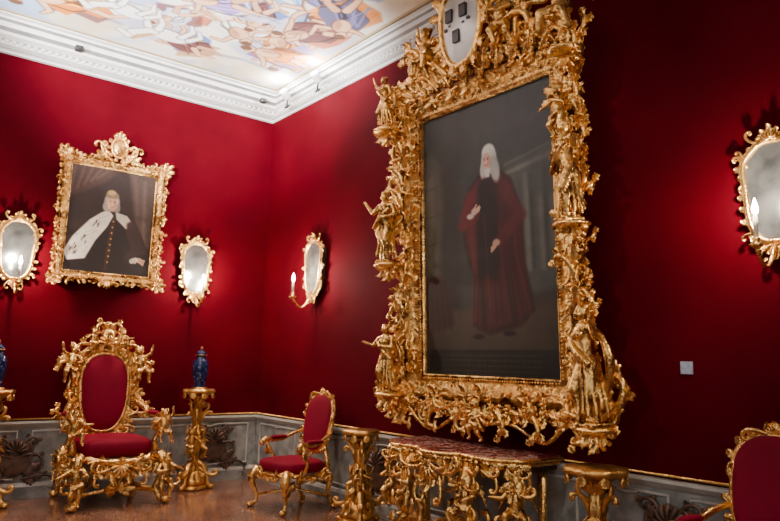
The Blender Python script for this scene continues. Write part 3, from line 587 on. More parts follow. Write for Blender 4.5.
# ------------------------------------------------------------------ LEFT PORTRAIT
def portrait_small():
    asp=1.19/.94; p=Paint(190,240,(38,27,25),asp)
    f=p.fbm(5,4,8); p.blend(np.clip((f-.4)*2,0,1)*.5,(60,44,37))
    p.poly([(0,0),(.55,0),(.42,.16),(.2,.3),(0,.42)],(66,46,42),.04,.9)
    for k in range(5): p.line([(.05+.1*k,0),(.02+.07*k,.34-.05*k)],.012,(104,82,72),.55,.03)
    p.poly([(.66,.0),(1,.0),(1,.9),(.84,.95)],(76,62,56),.04,.7); p.line([(.86,.1),(.9,.9)],.02,(110,92,82),.5,.04); p.line([(.74,.05),(.8,.5)],.016,(100,80,72),.45,.04)
    p.poly([(.44,.50),(.60,.49),(.76,.56),(.88,.78),(.98,.98),(1,1.27),(.05,1.27),(.12,.9),(.30,.60)],(24,15,16),.015)
    p.poly([(.62,.54),(.76,.57),(.88,.78),(.96,.98),(.8,1.0),(.70,.8)],(56,28,28),.03,.8)
    p.poly([(.46,.50),(.52,.56),(.46,.70),(.34,.88),(.24,1.10),(.05,1.14),(.0,1.04),(.10,.84),(.26,.64),(.38,.54)],(208,200,184),.015)
    p.poly([(.54,.51),(.68,.54),(.76,.64),(.68,.70),(.56,.60)],(186,176,158),.015)
    Rn=random.Random(4)
    for k in range(16):
        t=Rn.random(); x=.44-.36*t+Rn.uniform(-.05,.05); y=.58+.46*t+Rn.uniform(-.04,.04); p.line([(x,y),(x-.012,y+.03)],.006,(40,34,32),.9,.004)
    for k in range(6): p.line([(.46-.04*k,.56+.07*k),(.30-.04*k,.66+.07*k)],.004,(140,130,116),.5,.01)
    p.line([(.53,.6),(.50,.88),(.48,1.2)],.02,(58,34,22),.8,.02)
    for k in range(8): p.ell(.525-.004*k,.63+.07*k,.010,.010,(170,130,64),.4)
    p.line([(.74,.66),(.86,.90),(.74,1.05)],.06,(42,26,26),.95,.03); p.ell(.86,1.06,.045,.03,(200,152,124),.4)
    for k in range(4): p.line([(.87,1.05+.012*k),(.93-.006*k,1.06+.018*k)],.009,(194,146,118),1,.005)
    p.line([(.84,1.06),(.82,1.10)],.009,(190,142,116),1,.005)
    p.line([(.78,1.08),(.82,1.06)],.03,(210,203,190),.8,.01)
    p.ell(.49,.40,.088,.115,(156,150,138),.25); p.ell(.43,.46,.04,.06,(146,140,128),.4); p.ell(.555,.46,.035,.06,(126,120,110),.4)
    p.ell(.495,.41,.064,.09,(212,160,132),.2); p.ell(.525,.43,.03,.07,(168,114,92),.8,.5)
    p.ell(.49,.315,.075,.045,(126,104,76),.3,.95); p.ell(.48,.285,.05,.03,(184,154,100),.4,.9)
    for e in(-.024,.024): p.ell(.495+e,.395,.011,.006,(40,26,22),.5); p.line([(.482+e,.378),(.508+e,.377)],.003,(110,80,64),.9,.003)
    p.line([(.497,.40),(.503,.435)],.006,(230,184,156),.9,.004); p.line([(.478,.462),(.516,.462)],.004,(150,66,60),.9,.003); p.ell(.495,.487,.03,.012,(192,144,120),.6)
    p.A*=.92+.16*p.fbm(40,2,4)[...,None]
    return p
lp=empty("gilt_framed_portrait",(-2.03,-.11,2.955),(.02,0,0)); w2,h2=.47,.595
ps=portrait_small(); ps.mesh("painted_canvas",M_PAINT,lambda U,V:np.stack([(U-.5)*2*w2,np.full_like(U,-.02),(.5-V)*2*h2],-1),lp)
mb=MB(); mb.box((-w2-.08,-.012,-h2-.08),(w2+.08,.06,h2+.08)); mb.obj("backing_board",[M_WOOD],lp,smooth=False)
mb=MB(); sweep_rect(mb,w2-.01,h2-.01,[(0,-.01),(0,-.035),(.015,-.045),(.03,-.03),(.05,-.035),(.07,-.055),(.09,-.06),(.10,-.045),(.105,.02)])
frame_ornaments(mb,w2,h2,.085,.06,.70,True,21,.060,.60)
for sx in(-1,1):
    mb.scroll(sx*.05,h2+.08,(.5 if sx>0 else PI-.5),.36,sx,.016,-.06); mb.scroll(sx*.12,h2+.12,(1.3 if sx>0 else PI-1.3),.3,-sx,.016,-.06); mb.spray(sx*.15,h2+.10,(1.0 if sx>0 else PI-1.0),.16,.06,4,.9,-.06)
    for sz in(-1,1): mb.spray(sx*(w2+.07),sz*(h2+.07),math.atan2(sz,sx),.15,.06,5,1.3,-.07)
mb.spray(0,h2+.33,PI/2,.13,.06,5,.9,-.07); ring=[(.085*math.cos(t),-.09,h2+.24+.11*math.sin(t)) for t in np.linspace(0,2*PI,24)[:-1]]; mb.tube(ring,.016,7,closed=True); mb.sup((0,-.08,h2+.24),(.07,.03,.09),.9,.9); mb.shell(0,-h2-.08,-PI/2,.08,-.06)
for t in np.linspace(0,2*PI,11)[:-1]: mb.leaf(.085*math.cos(t),h2+.24+.11*math.sin(t),t+.4,.07,.04,-.08,.3)
mb.obj("carved_gilt_frame",[M_GOLD],lp)
# ------------------------------------------------------------------ SCONCES
def sconce(loc,rot,seed,en=64):
    random.seed(seed); e=empty("mirrored_wall_sconce",loc,rot)
    def out(t):
        c,s_=math.cos(t),math.sin(t); z=.285*abs(s_)**.85*(1 if s_>0 else -1); w=.155*(1+.20*s_)*(1-.05*math.cos(4*t)); return (w*(abs(c)**.6)*(1 if c>0 else -1),z+.02+(.03*max(0,s_-.9)*10 if s_>.9 else 0))
    n=48; ts=np.linspace(0,2*PI,n+1)[:-1]; o=[out(t) for t in ts]
    mb=MB(); V=[(0,-.03,.02)]+[(x,-.03,z) for x,z in o]; mb.add(V,[(0,1+(i+1)%n,1+i) for i in range(n)]); mb.obj("mirror_glass",[M_MIRROR],e,smooth=False)
    mb=MB(); V=[(x*1.08,-.02,z) for x,z in o]+[(x*1.08,.04,z) for x,z in o]; mb.add(V,[(i,(i+1)%n,n+(i+1)%n,n+i) for i in range(n)]+[tuple(range(n))]); mb.obj("backing_board",[M_WOOD],e,smooth=False)
    mb=MB(); mb.tube([(x*1.03,-.035,z*1.01) for x,z in o],.014,8,closed=True); mb.tube([(x*1.15,-.025,z*1.07) for x,z in o],.010,7,closed=True)
    for i in range(0,n,2):
        x,z=o[i]; t=ts[i]; a=math.atan2(z-.02,x*1.6); sg=1 if x>0 else -1
        mb.leaf(x*1.07,z*1.04,a+sg*random.uniform(-.2,1.0),random.uniform(.05,.08),.035,-.02,.2)
        if i%6==0: mb.scroll(x*1.1,z*1.06,a+sg*.8,.11,sg*random.choice((1,-1)),.008,-.02,bulge=.01,n=16)
    mb.spray(0,.33,PI/2,.14,.05,5,.9,-.02,.25); mb.shell(0,.33,PI/2,.06,-.03)
    for sx in(-1,1):
        mb.scroll(sx*.03,.33,(.2 if sx>0 else PI-.2),.2,sx,.011,-.025,bulge=.01,n=18); mb.scroll(sx*.02,-.28,(-.6 if sx>0 else PI+.6),.17,-sx,.010,-.025,bulge=.01,n=18); mb.scroll(sx*.14,.2,(1.2 if sx>0 else PI-1.2),.16,-sx,.010,-.025,bulge=.01,n=18)
    mb.spray(0,-.29,-PI/2,.12,.05,3,.6,-.02,.2)
    P=[(0,-.04-.24*q,-.29-.12*math.sin(PI*q)-.05*q) for q in np.linspace(0,1,12)]; mb.tube(P,[.014,.010,.012],7)
    mb.lathe([(.006,-.35),(.03,-.335),(.042,-.32),(.02,-.315),(.017,-.30),(.022,-.285),(.012,-.283)],(0,-.28,0),14)
    mb.obj("gilt_rocaille_frame",[M_GOLD],e)
    mb=MB(); mb.lathe([(.0125,-.29),(.013,-.155),(.009,-.15)],(0,-.28,0),12); mb.obj("candle",[M_WAX],e)
    mb=MB(); mb.lathe([(.004,-.152),(.016,-.138),(.019,-.116),(.012,-.088),(.001,-.055)],(0,-.28,0),12); mb.obj("flame_bulb",[M_FLAME],e)
    l=bpy.data.lights.new("candle_light","POINT"); l.energy=en; l.color=(1,.82,.66); l.shadow_soft_size=.035
    lo=bpy.data.objects.new("candle_light",l); lo.parent=e; lo.location=(0,-.30,-.03); COL.objects.link(lo)
sconce((-.98,-.045,2.50),(0,0,0),1); sconce((-2.93,-.045,2.50),(0,0,0),2)
sconce((-.045,-1.29,2.50),RR,3); sconce((-.045,-6.35,2.50),RR,4,50)
# ------------------------------------------------------------------ CHAIRS
def back_outline(a,b_,zc,n=56):
    P=[]
    for t in np.linspace(0,2*PI,n+1)[:-1]:
        c,s_=math.cos(t),math.sin(t); x=a*(1+.10*s_-.05*math.cos(2*t))*abs(c)**.72*(1 if c>0 else -1); z=b_*(abs(s_)**.85)*(1 if s_>0 else -1)*(1+.03*math.cos(4*t)); P.append((x,z+zc))
    return P
def pad(mb,out,cx,cz,y,dep):
    n=len(out); V=[(cx,y-dep,cz)]; rs=[.3,.55,.75,.9,1.0]; F=[]
    for r in rs:
        for x,z in out: V.append((cx+(x-cx)*r,y-dep*math.sqrt(max(0,1-r**3)),cz+(z-cz)*r))
    for i in range(n):
        j=(i+1)%n; F.append((0,1+j,1+i))
        for k in range(len(rs)-1): F.append((1+k*n+i,1+k*n+j,1+(k+1)*n+j,1+(k+1)*n+i))
    mb.add(V,F)
def armchair(loc,rotz,seed,sc=.95):
    random.seed(seed); e=empty("gilt_velvet_armchair",loc,(0,0,rotz)); e.scale=(sc,sc,sc)
    lean=Matrix.Translation((0,.25,.5))@Matrix.Rotation(-.20,4,'X')@Matrix.Translation((0,-.0,-.5))
    out=back_outline(.25,.32,.90)
    mb=MB(); mb.sup((0,-.03,.455),(.31,.29,.08),.6,.45); mb.M=lean; pad(mb,out,0,.90,-.02,.045)
    mb.box((-.17,0,.7),(.17,.012,1.1)); mb.M=None
    for sx in(-1,1): mb.sup((sx*.325,.02,.725),(.035,.11,.022),.7,.7)
    mb.obj("velvet_upholstery",[M_RED],e)
    mb=MB(); mb.M=lean
    mb.tube([(x,-.0,z) for x,z in out],.022,8,closed=True,rib=.2); mb.tube([(x*.95,-.025,(z-.9)*.96+.9) for x,z in out],.008,6,closed=True)
    n=len(out)
    for i in range(0,n,3):
        x,z=out[i]; a=math.atan2(z-.9,x); sg=1 if x>=0 else -1; mb.leaf(x*1.02,z,a+sg*random.uniform(.3,1.2),random.uniform(.06,.09),.04,-.02,.25)
        if i%9==0: mb.scroll(x*1.05,z,a+sg*1.1,.13,sg,.010,-.015,bulge=.015,n=16)
    mb.shell(0,1.225,PI/2,.06,-.02); mb.spray(0,1.24,PI/2,.07,.04,5,1.1,-.02)
    for sx in(-1,1): mb.scroll(sx*.03,1.22,(.3 if sx>0 else PI-.3),.22,-sx,.014,-.02,n=18); mb.tube([(sx*.17,.0,.64),(sx*.24,.01,.55),(sx*.27,.02,.44)],[.03,.026,.035],8)
    mb.tube([(-.2,0,.62),(0,0,.585),(.2,0,.62)],.024,8); mb.M=None
    rail=[(.31*abs(math.cos(t))**.5*(1 if math.cos(t)>0 else -1),-.03+.29*abs(math.sin(t))**.5*(1 if math.sin(t)>0 else -1),.385-.02*math.cos(4*t)) for t in np.linspace(0,2*PI,49)[:-1]]
    mb.tube(rail,.032,8,closed=True,rib=.3)
    for mtx in (Matrix.Translation((0,-.32,.38)),Matrix.Translation((-.33,0,.38))@Matrix.Rotation(-PI/2,4,'Z'),Matrix.Translation((.33,0,.38))@Matrix.Rotation(PI/2,4,'Z')):
        mb.M=mtx; mb.shell(0,-.02,-PI/2,.06,-.01)
        for sx in(-1,1):
            mb.scroll(sx*.03,-.03,(-.4 if sx>0 else PI+.4),.24,sx,.013,-.015,n=18,bulge=.01); mb.scroll(sx*.25,-.0,(PI-.3 if sx>0 else .3),.2,sx,.012,-.015,n=18,bulge=.01); mb.spray(sx*.12,.01,(0 if sx>0 else PI),.12,.05,3,.7,-.01)
    mb.M=None
    for sx in(-1,1):
        P=[(sx*.27,-.28,.42),(sx*.315,-.335,.34),(sx*.30,-.325,.24),(sx*.265,-.285,.13),(sx*.27,-.29,.06),(sx*.30,-.33,.03)]
        mb.tube(P,[.042,.05,.032,.022,.020,.03],9); mb.ell((sx*.305,-.345,.028),(.04,.045,.028)); mb.M=Matrix.Translation((sx*.31,-.36,.33)); mb.leaf(0,.06,-PI/2,.16,.08,0,.05); mb.flower(0,.0,.035,-.01); mb.M=None
        P=[(sx*.26,.25,.42),(sx*.29,.29,.33),(sx*.27,.28,.2),(sx*.26,.31,.08),(sx*.28,.35,.03)]; mb.tube(P,[.038,.042,.026,.022,.028],9); mb.ell((sx*.285,.355,.026),(.035,.04,.026))
        P=[(sx*.24,.30,.80),(sx*.30,.20,.76),(sx*.33,.08,.70),(sx*.335,-.05,.69),(sx*.34,-.15,.71),(sx*.345,-.21,.68),(sx*.335,-.20,.64)]; mb.tube(P,[.018,.022,.020,.022,.028,.026,.018],8); mb.ell((sx*.345,-.2,.665),.03)
        P=[(sx*.34,-.15,.69),(sx*.335,-.10,.60),(sx*.31,-.05,.50),(sx*.30,-.08,.40)]; mb.tube(P,[.02,.024,.02,.028],8)
        mb.M=Matrix.Translation((sx*.345,-.12,.6))@Matrix.Rotation(sx*PI/2,4,'Z'); mb.leaf(0,.06,-PI/2,.16,.06,0,.1); mb.M=None
    mb.tube([(-.27,-.28,.13),(-.1,-.12,.17),(0,0,.2),(.1,.12,.17),(.26,.29,.13)],.016,7); mb.tube([(.27,-.28,.13),(.1,-.12,.17),(0,0,.2),(-.1,.12,.17),(-.26,.29,.13)],.016,7); mb.ell((0,0,.22),(.04,.04,.05))
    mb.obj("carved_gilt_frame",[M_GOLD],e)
armchair((-.52,-1.80,0),-PI/2+.10,5,.92); armchair((-.66,-6.37,0),-PI/2-.05,6,.94)
def throne(loc):
    random.seed(12); e=empty("gilt_velvet_throne",loc)
    out=back_outline(.26,.40,1.07)
    mb=MB(); mb.sup((0,-.08,.55),(.36,.33,.11),.6,.4); lean=Matrix.Translation((0,.28,.6))@Matrix.Rotation(-.07,4,'X')@Matrix.Translation((0,0,-.6)); mb.M=lean; pad(mb,out,0,1.07,-.03,.05); mb.M=None
    for sx in(-1,1): mb.sup((sx*.44,-.02,.87),(.04,.13,.022),.7,.7)
    mb.obj("velvet_upholstery",[M_RED],e)
    mb=MB(); mb.M=lean
    mb.tube([(x,-.02,z) for x,z in out],.024,8,closed=True,rib=.2); mb.tube([(x*1.15,.0,(z-1.07)*1.10+1.07) for x,z in out],.024,8,closed=True)
    V=[(x*1.38*(1+.05*math.cos(i*.9)),.02,(z-1.07)*1.22+1.07) for i,(x,z) in enumerate(out)]; mb.add(V,[tuple(range(len(V)))]); mb.tube(V,.022,7,closed=True)
    n=len(out)
    for i in range(0,n,1):
        x,z=out[i]; a=math.atan2(z-1.07,x*1.5); sg=1 if x>=0 else -1
        kx=1.08 if i%2 else 1.24
        mb.leaf(x*kx,(z-1.07)*kx**.6+1.07,a+sg*random.uniform(-.2,1.2),random.uniform(.07,.11),.05,-.02,.3)
        if i%3==0: mb.scroll(x*1.2,(z-1.07)*1.12+1.07,a+sg*.9,.2,sg*random.choice((-1,1)),.014,-.03,bulge=.03,n=18)
        if i%5==0: mb.flower(x*1.2,(z-1.07)*1.12+1.07,.035,-.05)
    mb.leafy=True
    for sx in(-1,1):
        mb.scroll(sx*.08,1.54,(.4 if sx>0 else PI-.4),.40,-sx,.020,-.04); mb.scroll(sx*.10,1.58,(1.2 if sx>0 else PI-1.2),.36,sx,.019,-.04); mb.scroll(sx*.28,1.3,(.8 if sx>0 else PI-.8),.32,-sx,.02,-.03)
        mb.scroll(sx*.33,.85,(-.2 if sx>0 else PI+.2),.24,sx,.02,-.03); mb.spray(sx*.33,1.05,(.3 if sx>0 else PI-.3),.13,.06,4,.9,-.03)
    mb.leafy=False
    mb.shell(0,1.58,PI/2,.12,-.04); mb.spray(0,1.68,PI/2,.16,.07,5,.9,-.04); mb.sup((0,-.05,1.68),(.07,.04,.08),.9,.9)
    place(mb,FP[0],-.40,1.14,.46,-.08,1,.15); place(mb,FP[0],.40,1.14,.46,-.08,-1,-.15); place(mb,FP[1],-.16,1.50,.26,-.06,1); place(mb,FP[1],.16,1.50,.26,-.06,-1)
    mb.M=None
    rail=[(.38*abs(math.cos(t))**.5*(1 if math.cos(t)>0 else -1),-.08+.35*abs(math.sin(t))**.5*(1 if math.sin(t)>0 else -1),.44-.02*math.cos(4*t)) for t in np.linspace(0,2*PI,49)[:-1]]
    mb.tube(rail,.04,8,closed=True,rib=.3)
    for mtx in (Matrix.Translation((0,-.44,.43)),Matrix.Translation((-.42,-.05,.43))@Matrix.Rotation(-PI/2,4,'Z'),Matrix.Translation((.42,-.05,.43))@Matrix.Rotation(PI/2,4,'Z')):
        mb.M=mtx; mb.shell(0,-.02,-PI/2,.13,-.01); mb.flower(0,.02,.04,-.03)
        for sx in(-1,1):
            mb.scroll(sx*.05,-.03,(-.5 if sx>0 else PI+.5),.36,sx,.017,-.02,n=20,bulge=.02); mb.scroll(sx*.33,-.0,(PI-.3 if sx>0 else .3),.3,sx,.016,-.02,n=18,bulge=.01); mb.spray(sx*.15,0,(-.2 if sx>0 else PI+.2),.15,.06,4,.9,-.02); mb.scroll(sx*.2,-.08,(-.9 if sx>0 else PI+.9),.22,-sx,.014,-.01,n=18)
            mb.spray(sx*.22,-.05,-PI/2,.14,.06,4,.9,-.02); mb.spray(sx*.08,-.08,-PI/2,.16,.06,3,.7,-.02)
    mb.M=None
    for sx in(-1,1):
        P=[(sx*.38,-.42,.50),(sx*.44,-.47,.42),(sx*.42,-.45,.28),(sx*.37,-.41,.16),(sx*.40,-.46,.06),(sx*.45,-.50,.04)]; mb.tube(P,[.05,.06,.04,.03,.034,.045],9); mb.ell((sx*.45,-.5,.045),(.06,.06,.045))
        P=[(sx*.34,.26,.52),(sx*.40,.30,.4),(sx*.37,.29,.22),(sx*.38,.33,.06),(sx*.40,.36,.04)]; mb.tube(P,[.05,.055,.035,.03,.04],9); mb.ell((sx*.4,.36,.04),(.05,.05,.04))
        place(mb,FP[2],sx*.43,.06,.46,-.52,sx,0); mb.M=Matrix.Translation((sx*.44,-.52,.4)); mb.spray(0,.02,-PI/2,.17,.06,3,.6,0,.1); mb.scroll(0,-.2,(-.3 if sx>0 else PI+.3),.2,sx,.016,0); mb.M=None
        P=[(sx*.30,.27,1.0),(sx*.38,.18,.94),(sx*.44,.05,.85),(sx*.45,-.15,.84),(sx*.46,-.30,.88),(sx*.47,-.38,.84),(sx*.455,-.37,.79)]; mb.tube(P,[.026,.03,.026,.03,.04,.036,.026],8)
        place(mb,FP[1],sx*.44,.55,.40,-.36,sx,0); P=[(sx*.46,-.3,.85),(sx*.45,-.25,.72),(sx*.41,-.2,.6),(sx*.40,-.25,.5)]; mb.tube(P,[.028,.034,.028,.04],8)
        mb.M=Matrix.Translation((sx*.45,-.1,.7))@Matrix.Rotation(sx*PI/2,4,'Z'); mb.spray(0,.0,PI/2,.16,.06,5,1.3,0,.1); mb.scroll(0,0,.4,.26,1,.016,0); mb.scroll(0,0,PI-.4,.26,-1,.016,0); mb.M=None
    mb.tube([(-.4,-.42,.12),(0,-.38,.18),(.4,-.42,.12)],.02,7); mb.tube([(-.4,-.42,.12),(-.1,0,.2),(-.38,.3,.12)],.02,7); mb.tube([(.4,-.42,.12),(.1,0,.2),(.38,.3,.12)],.02,7)
    mb.M=Matrix.Translation((0,-.4,.16)); mb.shell(0,0,PI/2,.09,0); mb.spray(0,0,0,.2,.07,3,.4,0); mb.spray(0,0,PI,.2,.07,3,.4,0); mb.M=None
    mb.obj("carved_gilt_frame",[M_GOLD],e)
throne((-1.96,-.46,0))
# ------------------------------------------------------------------ STANDS + VASE
def stand(name,loc,H,seed,rot=0,top=.18):
    random.seed(seed); e=empty(name,loc,(0,0,rot)); mb=MB()
    mb.lathe([(.03,H-.09),(top*.55,H-.075),(top*.8,H-.05),(top,H-.035),(top*1.02,H-.015),(top*.96,H),(top*.2,H)],n=40,lob=8,amp=.05)
    for k in range(8):
        a=k*PI/4; mb.M=Matrix.Rotation(a,4,'Z')@Matrix.Translation((0,-top*.95,H-.03)); mb.leaf(0,0,-PI/2,.09,.07,0,.1); mb.M=None
    mb.lathe([(.05,.16),(.07,.2),(.05,.25),(.035,.3),(.045,H*.36),(.06,H*.42),(.045,H*.48),(.032,H*.55),(.045,H*.62),(.065,H*.70),(.05,H*.78),(.035,H*.83),(.05,H*.88),(.08,H-.08)],n=24,lob=6,amp=.12)
    for k in range(3):
        R_=Matrix.Rotation(k*2*PI/3,4,'Z'); mb.M=R_@Matrix.Rotation(PI/2,4,'Z')
        mb.scroll(.04,.24,-.5,.30,1,.026,0,t0=-.9,bulge=0); mb.tube([(.03,0,.30),(.10,0,.26),(.15,0,.14),(.16,0,.06),(.20,0,.035)],[.028,.032,.026,.024,.03],8); mb.ell((.20,0,.03),(.04,.035,.03))
        mb.scroll(.05,H*.40,1.0,.22,1,.017,0,bulge=0); mb.scroll(.05,H*.68,1.2,.22,-1,.017,0,bulge=0); mb.scroll(.05,H*.75,.6,.2,1,.016,0,bulge=0)
        mb.M=R_@Matrix.Translation((0,-.05,0)); mb.spray(0,H*.42,PI/2,.14,.06,3,.6,0,.3); mb.spray(0,H*.64,-PI/2,.13,.06,3,.6,0,.35); mb.spray(0,H*.8,PI/2,.14,.07,3,.7,0,.6); mb.spray(0,.2,-PI/2,.14,.08,3,.8,-.05,.5)
        mb.M=R_@Matrix.Rotation(PI/3,4,'Z'); place(mb,FP[k],0,H*.30,H*.32,-.07)
    mb.M=None; mb.lathe([(.12,.05),(.14,.07),(.12,.11),(.07,.17)],n=24,lob=3,amp=.15); mb.lathe([(.15,0),(.17,.02),(.13,.05)],n=24,lob=3,amp=.12)
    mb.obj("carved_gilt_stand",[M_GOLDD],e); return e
def vase(loc):
    e=empty("blue_porcelain_vase",loc); mb=MB()
    mb.lathe([(.07,.02),(.075,.03),(.055,.05),(.07,.09),(.086,.17),(.09,.25),(.082,.31),(.055,.35),(.046,.37),(.058,.385)],n=32)
    mb.lathe([(.062,.385),(.062,.395),(.052,.42),(.026,.44),(.012,.45)],n=28); mb.obj("porcelain_body",[M_PORC],e)
    mb=MB(); mb.lathe([(.09,0),(.09,.012),(.07,.025)],n=24); mb.tube([(.062*math.cos(t),.062*math.sin(t),.386) for t in np.linspace(0,2*PI,25)[:-1]],.005,6,closed=True); mb.ell((0,0,.465),(.014,.014,.02)); mb.obj("gilt_mounts",[M_GOLDD],e)
stand("gilt_vase_pedestal",(-.96,-.36,0),1.11,31); vase((-.96,-.36,1.112)); stand("gilt_vase_pedestal",(-3.05,-.36,0),1.11,32); vase((-3.05,-.36,1.112))
stand("gilt_side_stand",(-.36,-2.72,0),.84,33,.5,.17); stand("gilt_side_stand",(-.40,-5.32,0),.84,34,.9,.20)
# ------------------------------------------------------------------ CONSOLE TABLE
def console(loc,rot):
    random.seed(40); e=empty("gilt_console_table",loc,rot); H=.83
    def outline(d=0):
        P=[]
        for q in np.linspace(-1,1,61):
            x=q*(.76+d); y=-(.42+.18*math.cos(q*PI*.5)+.045*math.cos(q*PI*3)) -d if abs(q)<.93 else -(.42*(1-((abs(q)-.93)/.07)**2*.35)); P.append((x,y))
        return [(-.76-d,0)]+P+[(.76+d,0)]
    O=outline(); n=len(O)
    def slab(mb,O,z0,z1):
        n=len(O); V=[(x,y,z0) for x,y in O]+[(x,y,z1) for x,y in O]; mb.add(V,[tuple(range(n)),tuple(range(2*n-1,n-1,-1))]+[(i,n+i,n+(i+1)%n,(i+1)%n) for i in range(n)])
    mb=MB(); slab(mb,outline(-.02),H-.028,H); mb.obj("marble_top",[M_MARBLE],e,smooth=False)
    mb=MB(); slab(mb,outline(-.05),H-.10,H-.03); mb.tube([(x,y,H-.02) for x,y in O],.016,8,rib=.3); mb.tube([(x*.97,y*.96,H-.05) for x,y in O],.014,8)
    pts=[O[i] for i in range(1,n-1)]
    for i in range(1,len(pts)-1,3):
        x,y=pts[i]; tx=np.array(pts[i+1])-np.array(pts[i-1]); a=math.atan2(tx[1],tx[0]); mb.M=Matrix.Translation((x,y*.97,H-.07))@Matrix.Rotation(a,4,'Z'); sg=1 if x>0 else -1
        mb.leaf(0,0,-PI/2+sg*random.uniform(-.6,.6),.10,.06,-.005,.25); mb.leaf(0,.01,(0 if sg>0 else PI),.10,.05,-.02,.2)
        if i%2: mb.scroll(0,-.02,(-.5 if sg>0 else PI+.5),.24,sg,.013,-.02,n=18,bulge=.02)
        else: mb.scroll(0,-.04,-PI/2+sg*.5,.2,-sg,.013,-.01,n=18,bulge=.02); mb.flower(0,-.01,.03,-.03)
    mb.M=Matrix.Translation((0,-.60,H-.12)); mb.shell(0,.02,-PI/2,.12,0); mb.spray(0,-.05,-PI/2,.18,.07,5,1.1,0)
    for sx in(-1,1): mb.scroll(sx*.04,0,(-.3 if sx>0 else PI+.3),.44,sx,.020,0); mb.scroll(sx*.1,-.06,(-1.1 if sx>0 else PI+1.1),.32,-sx,.017,0)
    mb.M=None
    legs=[(-.66,-.36,-.55),(.66,-.36,.55),(-.30,-.50,-.22),(.30,-.50,.22)]
    for i,(x,y,rz) in enumerate(legs):
        sg=1 if x>0 else -1
        P=[(x,y,H-.08),(x+sg*.05,y-.06,H-.18),(x+sg*.03,y-.03,H-.34),(x-sg*.03,y+.05,H-.48),(x-sg*.02,y+.05,.22),(x+sg*.03,y-.02,.10),(x+sg*.06,y-.06,.04)]
        mb.tube(P,[.04,.052,.036,.028,.028,.04,.04],9); mb.ell((x+sg*.06,y-.06,.04),(.055,.055,.04))
        place(mb,FP[i%3],x+sg*.03,H-.55,.46,y-.06,sg,0,rz)
        mb.M=Matrix.Translation((x,y-.08,0))@Matrix.Rotation(rz,4,'Z')
        mb.spray(0,H-.16,-PI/2,.18,.07,3,.7,-.01,.2); mb.scroll(0,H-.2,(-.6 if sg>0 else PI+.6),.26,sg,.018,0); mb.scroll(0,.3,(.4 if sg>0 else PI-.4),.28,sg,.019,.03); mb.scroll(0,.3,(.4 if sg<0 else PI-.4),.24,-sg,.017,.03); mb.spray(0,.25,-PI/2,.18,.08,3,.7,.02,.3); mb.flower(0,H-.22,.04,-.04); mb.M=None
    for sx in(-1,1): mb.tube([(sx*.62,-.06,H-.08),(sx*.64,-.07,.4),(sx*.62,-.06,.0)],[.035,.028,.035],8)
    for sx in(-1,1):
        mb.tube([(sx*.64,-.36,.14),(sx*.45,-.30,.22),(sx*.28,-.38,.2),(sx*.1,-.30,.26),(0,-.28,.28)],[.03,.026,.03],8); mb.M=Matrix.Translation((sx*.35,-.36,.2)); mb.spray(0,0,(0 if sx>0 else PI),.18,.08,4,.9,0); mb.scroll(0,.02,1.0,.3,1,.02,0); mb.M=None
    place(mb,FP[1],0,.28,.34,-.3)
    mb.obj("carved_gilt_base",[M_GOLD],e)
console((-.08,-4.05,0),RR)
# ------------------------------------------------------------------ wall label, spots, camera box
mb=MB(); mb.box((-.010,-5.78,1.445),(-.001,-5.70,1.525)); mb.obj("wall_label",[M_LABEL],smooth=False)
def spot_fix(loc,rot):
    e=empty("cornice_spotlight",loc,rot); mb=MB(); mb.lathe([(.03,0),(.045,.02),(.05,.09),(.055,.12)],n=20); mb.obj("lamp_housing",[M_WHITE],e)
    mb=MB(); mb.lathe([(.046,.118),(.046,.122)],n=20); mb.obj("lamp_glass",[M_FLAME],e)
    mb=MB(); mb.tube([(0,0,0),(0,.04,-.03),(0,.08,-.09)],.01,6); mb.box((-.03,.05,-.1),(.03,.11,-.085)); mb.obj("bracket",[M_DARK],e)
    l=bpy.data.lights.new("lamp_beam","POINT"); l.energy=34; l.color=(1,.97,.93); l.shadow_soft_size=.03; lo=bpy.data.objects.new("lamp_beam",l); lo.parent=e; lo.location=(0,0,.17); COL.objects.link(lo)
spot_fix((-.26,-.85,4.66),(0,-.9,.3)); spot_fix((-.26,-1.55,4.66),(0,-.9,.3))
for xx,yy in((-.38,-.42),(-2.6,-.42)):
    mb=MB(); mb.sup((0,0,0),(.04,.035,.03),.3,.3); mb.ell((0,-.04,-.01),(.016,.016,.016)); mb.obj("security_camera",[M_DARK],loc=(xx,yy,4.73))
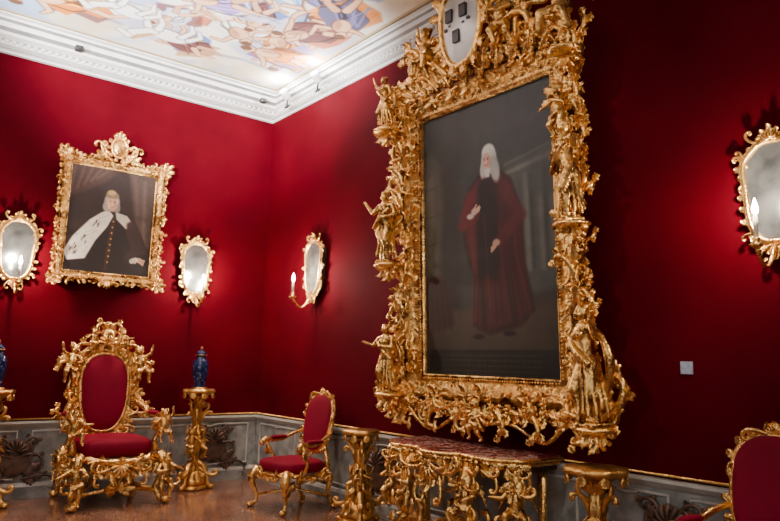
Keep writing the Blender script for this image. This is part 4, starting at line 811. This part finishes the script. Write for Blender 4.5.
# ------------------------------------------------------------------ LIGHTS
def area(name,loc,target,size,energy,color=(1,1,1)):
    l=bpy.data.lights.new(name,"AREA"); l.shape="RECTANGLE"; l.size,l.size_y=size; l.energy=energy; l.color=color
    o=bpy.data.objects.new(name,l); o.location=loc; d=Vector(target)-Vector(loc); o.rotation_euler=d.to_track_quat('-Z','Y').to_euler(); COL.objects.link(o)
area("fill_light",(-8.3,-7.0,2.4),(-1,-3,1.6),(1.4,2.6),80,(.95,.96,1.0))  # soft fill added on the camera side; there is no window here
area("fill_light",(-4.5,-9.3,2.6),(-1.5,-1,1.9),(1.4,2.4),50,(1,.95,.9))
def spot(name,loc,target,e,ang,blend=.6,col=(1,.98,.95),rad=.1):
    l=bpy.data.lights.new(name,"SPOT"); l.energy=e; l.spot_size=ang; l.spot_blend=blend; l.color=col; l.shadow_soft_size=rad
    o=bpy.data.objects.new(name,l); o.location=loc; d=Vector(target)-Vector(loc); o.rotation_euler=d.to_track_quat('-Z','Y').to_euler(); COL.objects.link(o)
spot("ceiling_fill_spot",(-4.3,-5.2,2.9),(-2.0,-1.8,4.87),4600,.90)  # unseen spots in mid-room, added to brighten the fresco
spot("ceiling_fill_spot",(-5.5,-3.4,2.8),(-2.3,-1.6,4.87),2900,.85)
spot("added_downlight",(-4.6,-5.2,4.6),(-.3,-3.9,2.4),270,1.0,.9,(1,.88,.72),.04)  # unseen spots added high in mid-room for gilt glints and frame shadows
spot("added_downlight",(-5.0,-4.2,4.6),(-1.6,-.5,1.2),130,.8,.9,(1,.88,.72),.04)
w=bpy.data.worlds.new("room_ambience"); scene.world=w; w.use_nodes=True; w.node_tree.nodes["Background"].inputs[0].default_value=(.85,.8,.75,1); w.node_tree.nodes["Background"].inputs[1].default_value=.1
# ------------------------------------------------------------------ CAMERA
yaw,pitch,roll,FP_=.6704,.1465,.0261,690.5
f=np.array([math.sin(yaw)*math.cos(pitch),math.cos(yaw)*math.cos(pitch),math.sin(pitch)]); r=np.array([math.cos(yaw),-math.sin(yaw),0.]); u=np.cross(r,f)
r2=r*math.cos(roll)+u*math.sin(roll); u2=-r*math.sin(roll)+u*math.cos(roll)
cd=bpy.data.cameras.new("camera"); co=bpy.data.objects.new("camera",cd); COL.objects.link(co)
co.matrix_world=Matrix(((r2[0],u2[0],-f[0],-4.305),(r2[1],u2[1],-f[1],-8.061),(r2[2],u2[2],-f[2],1.47),(0,0,0,1))); cd.sensor_width=36; cd.lens=36*FP_/780; scene.camera=co
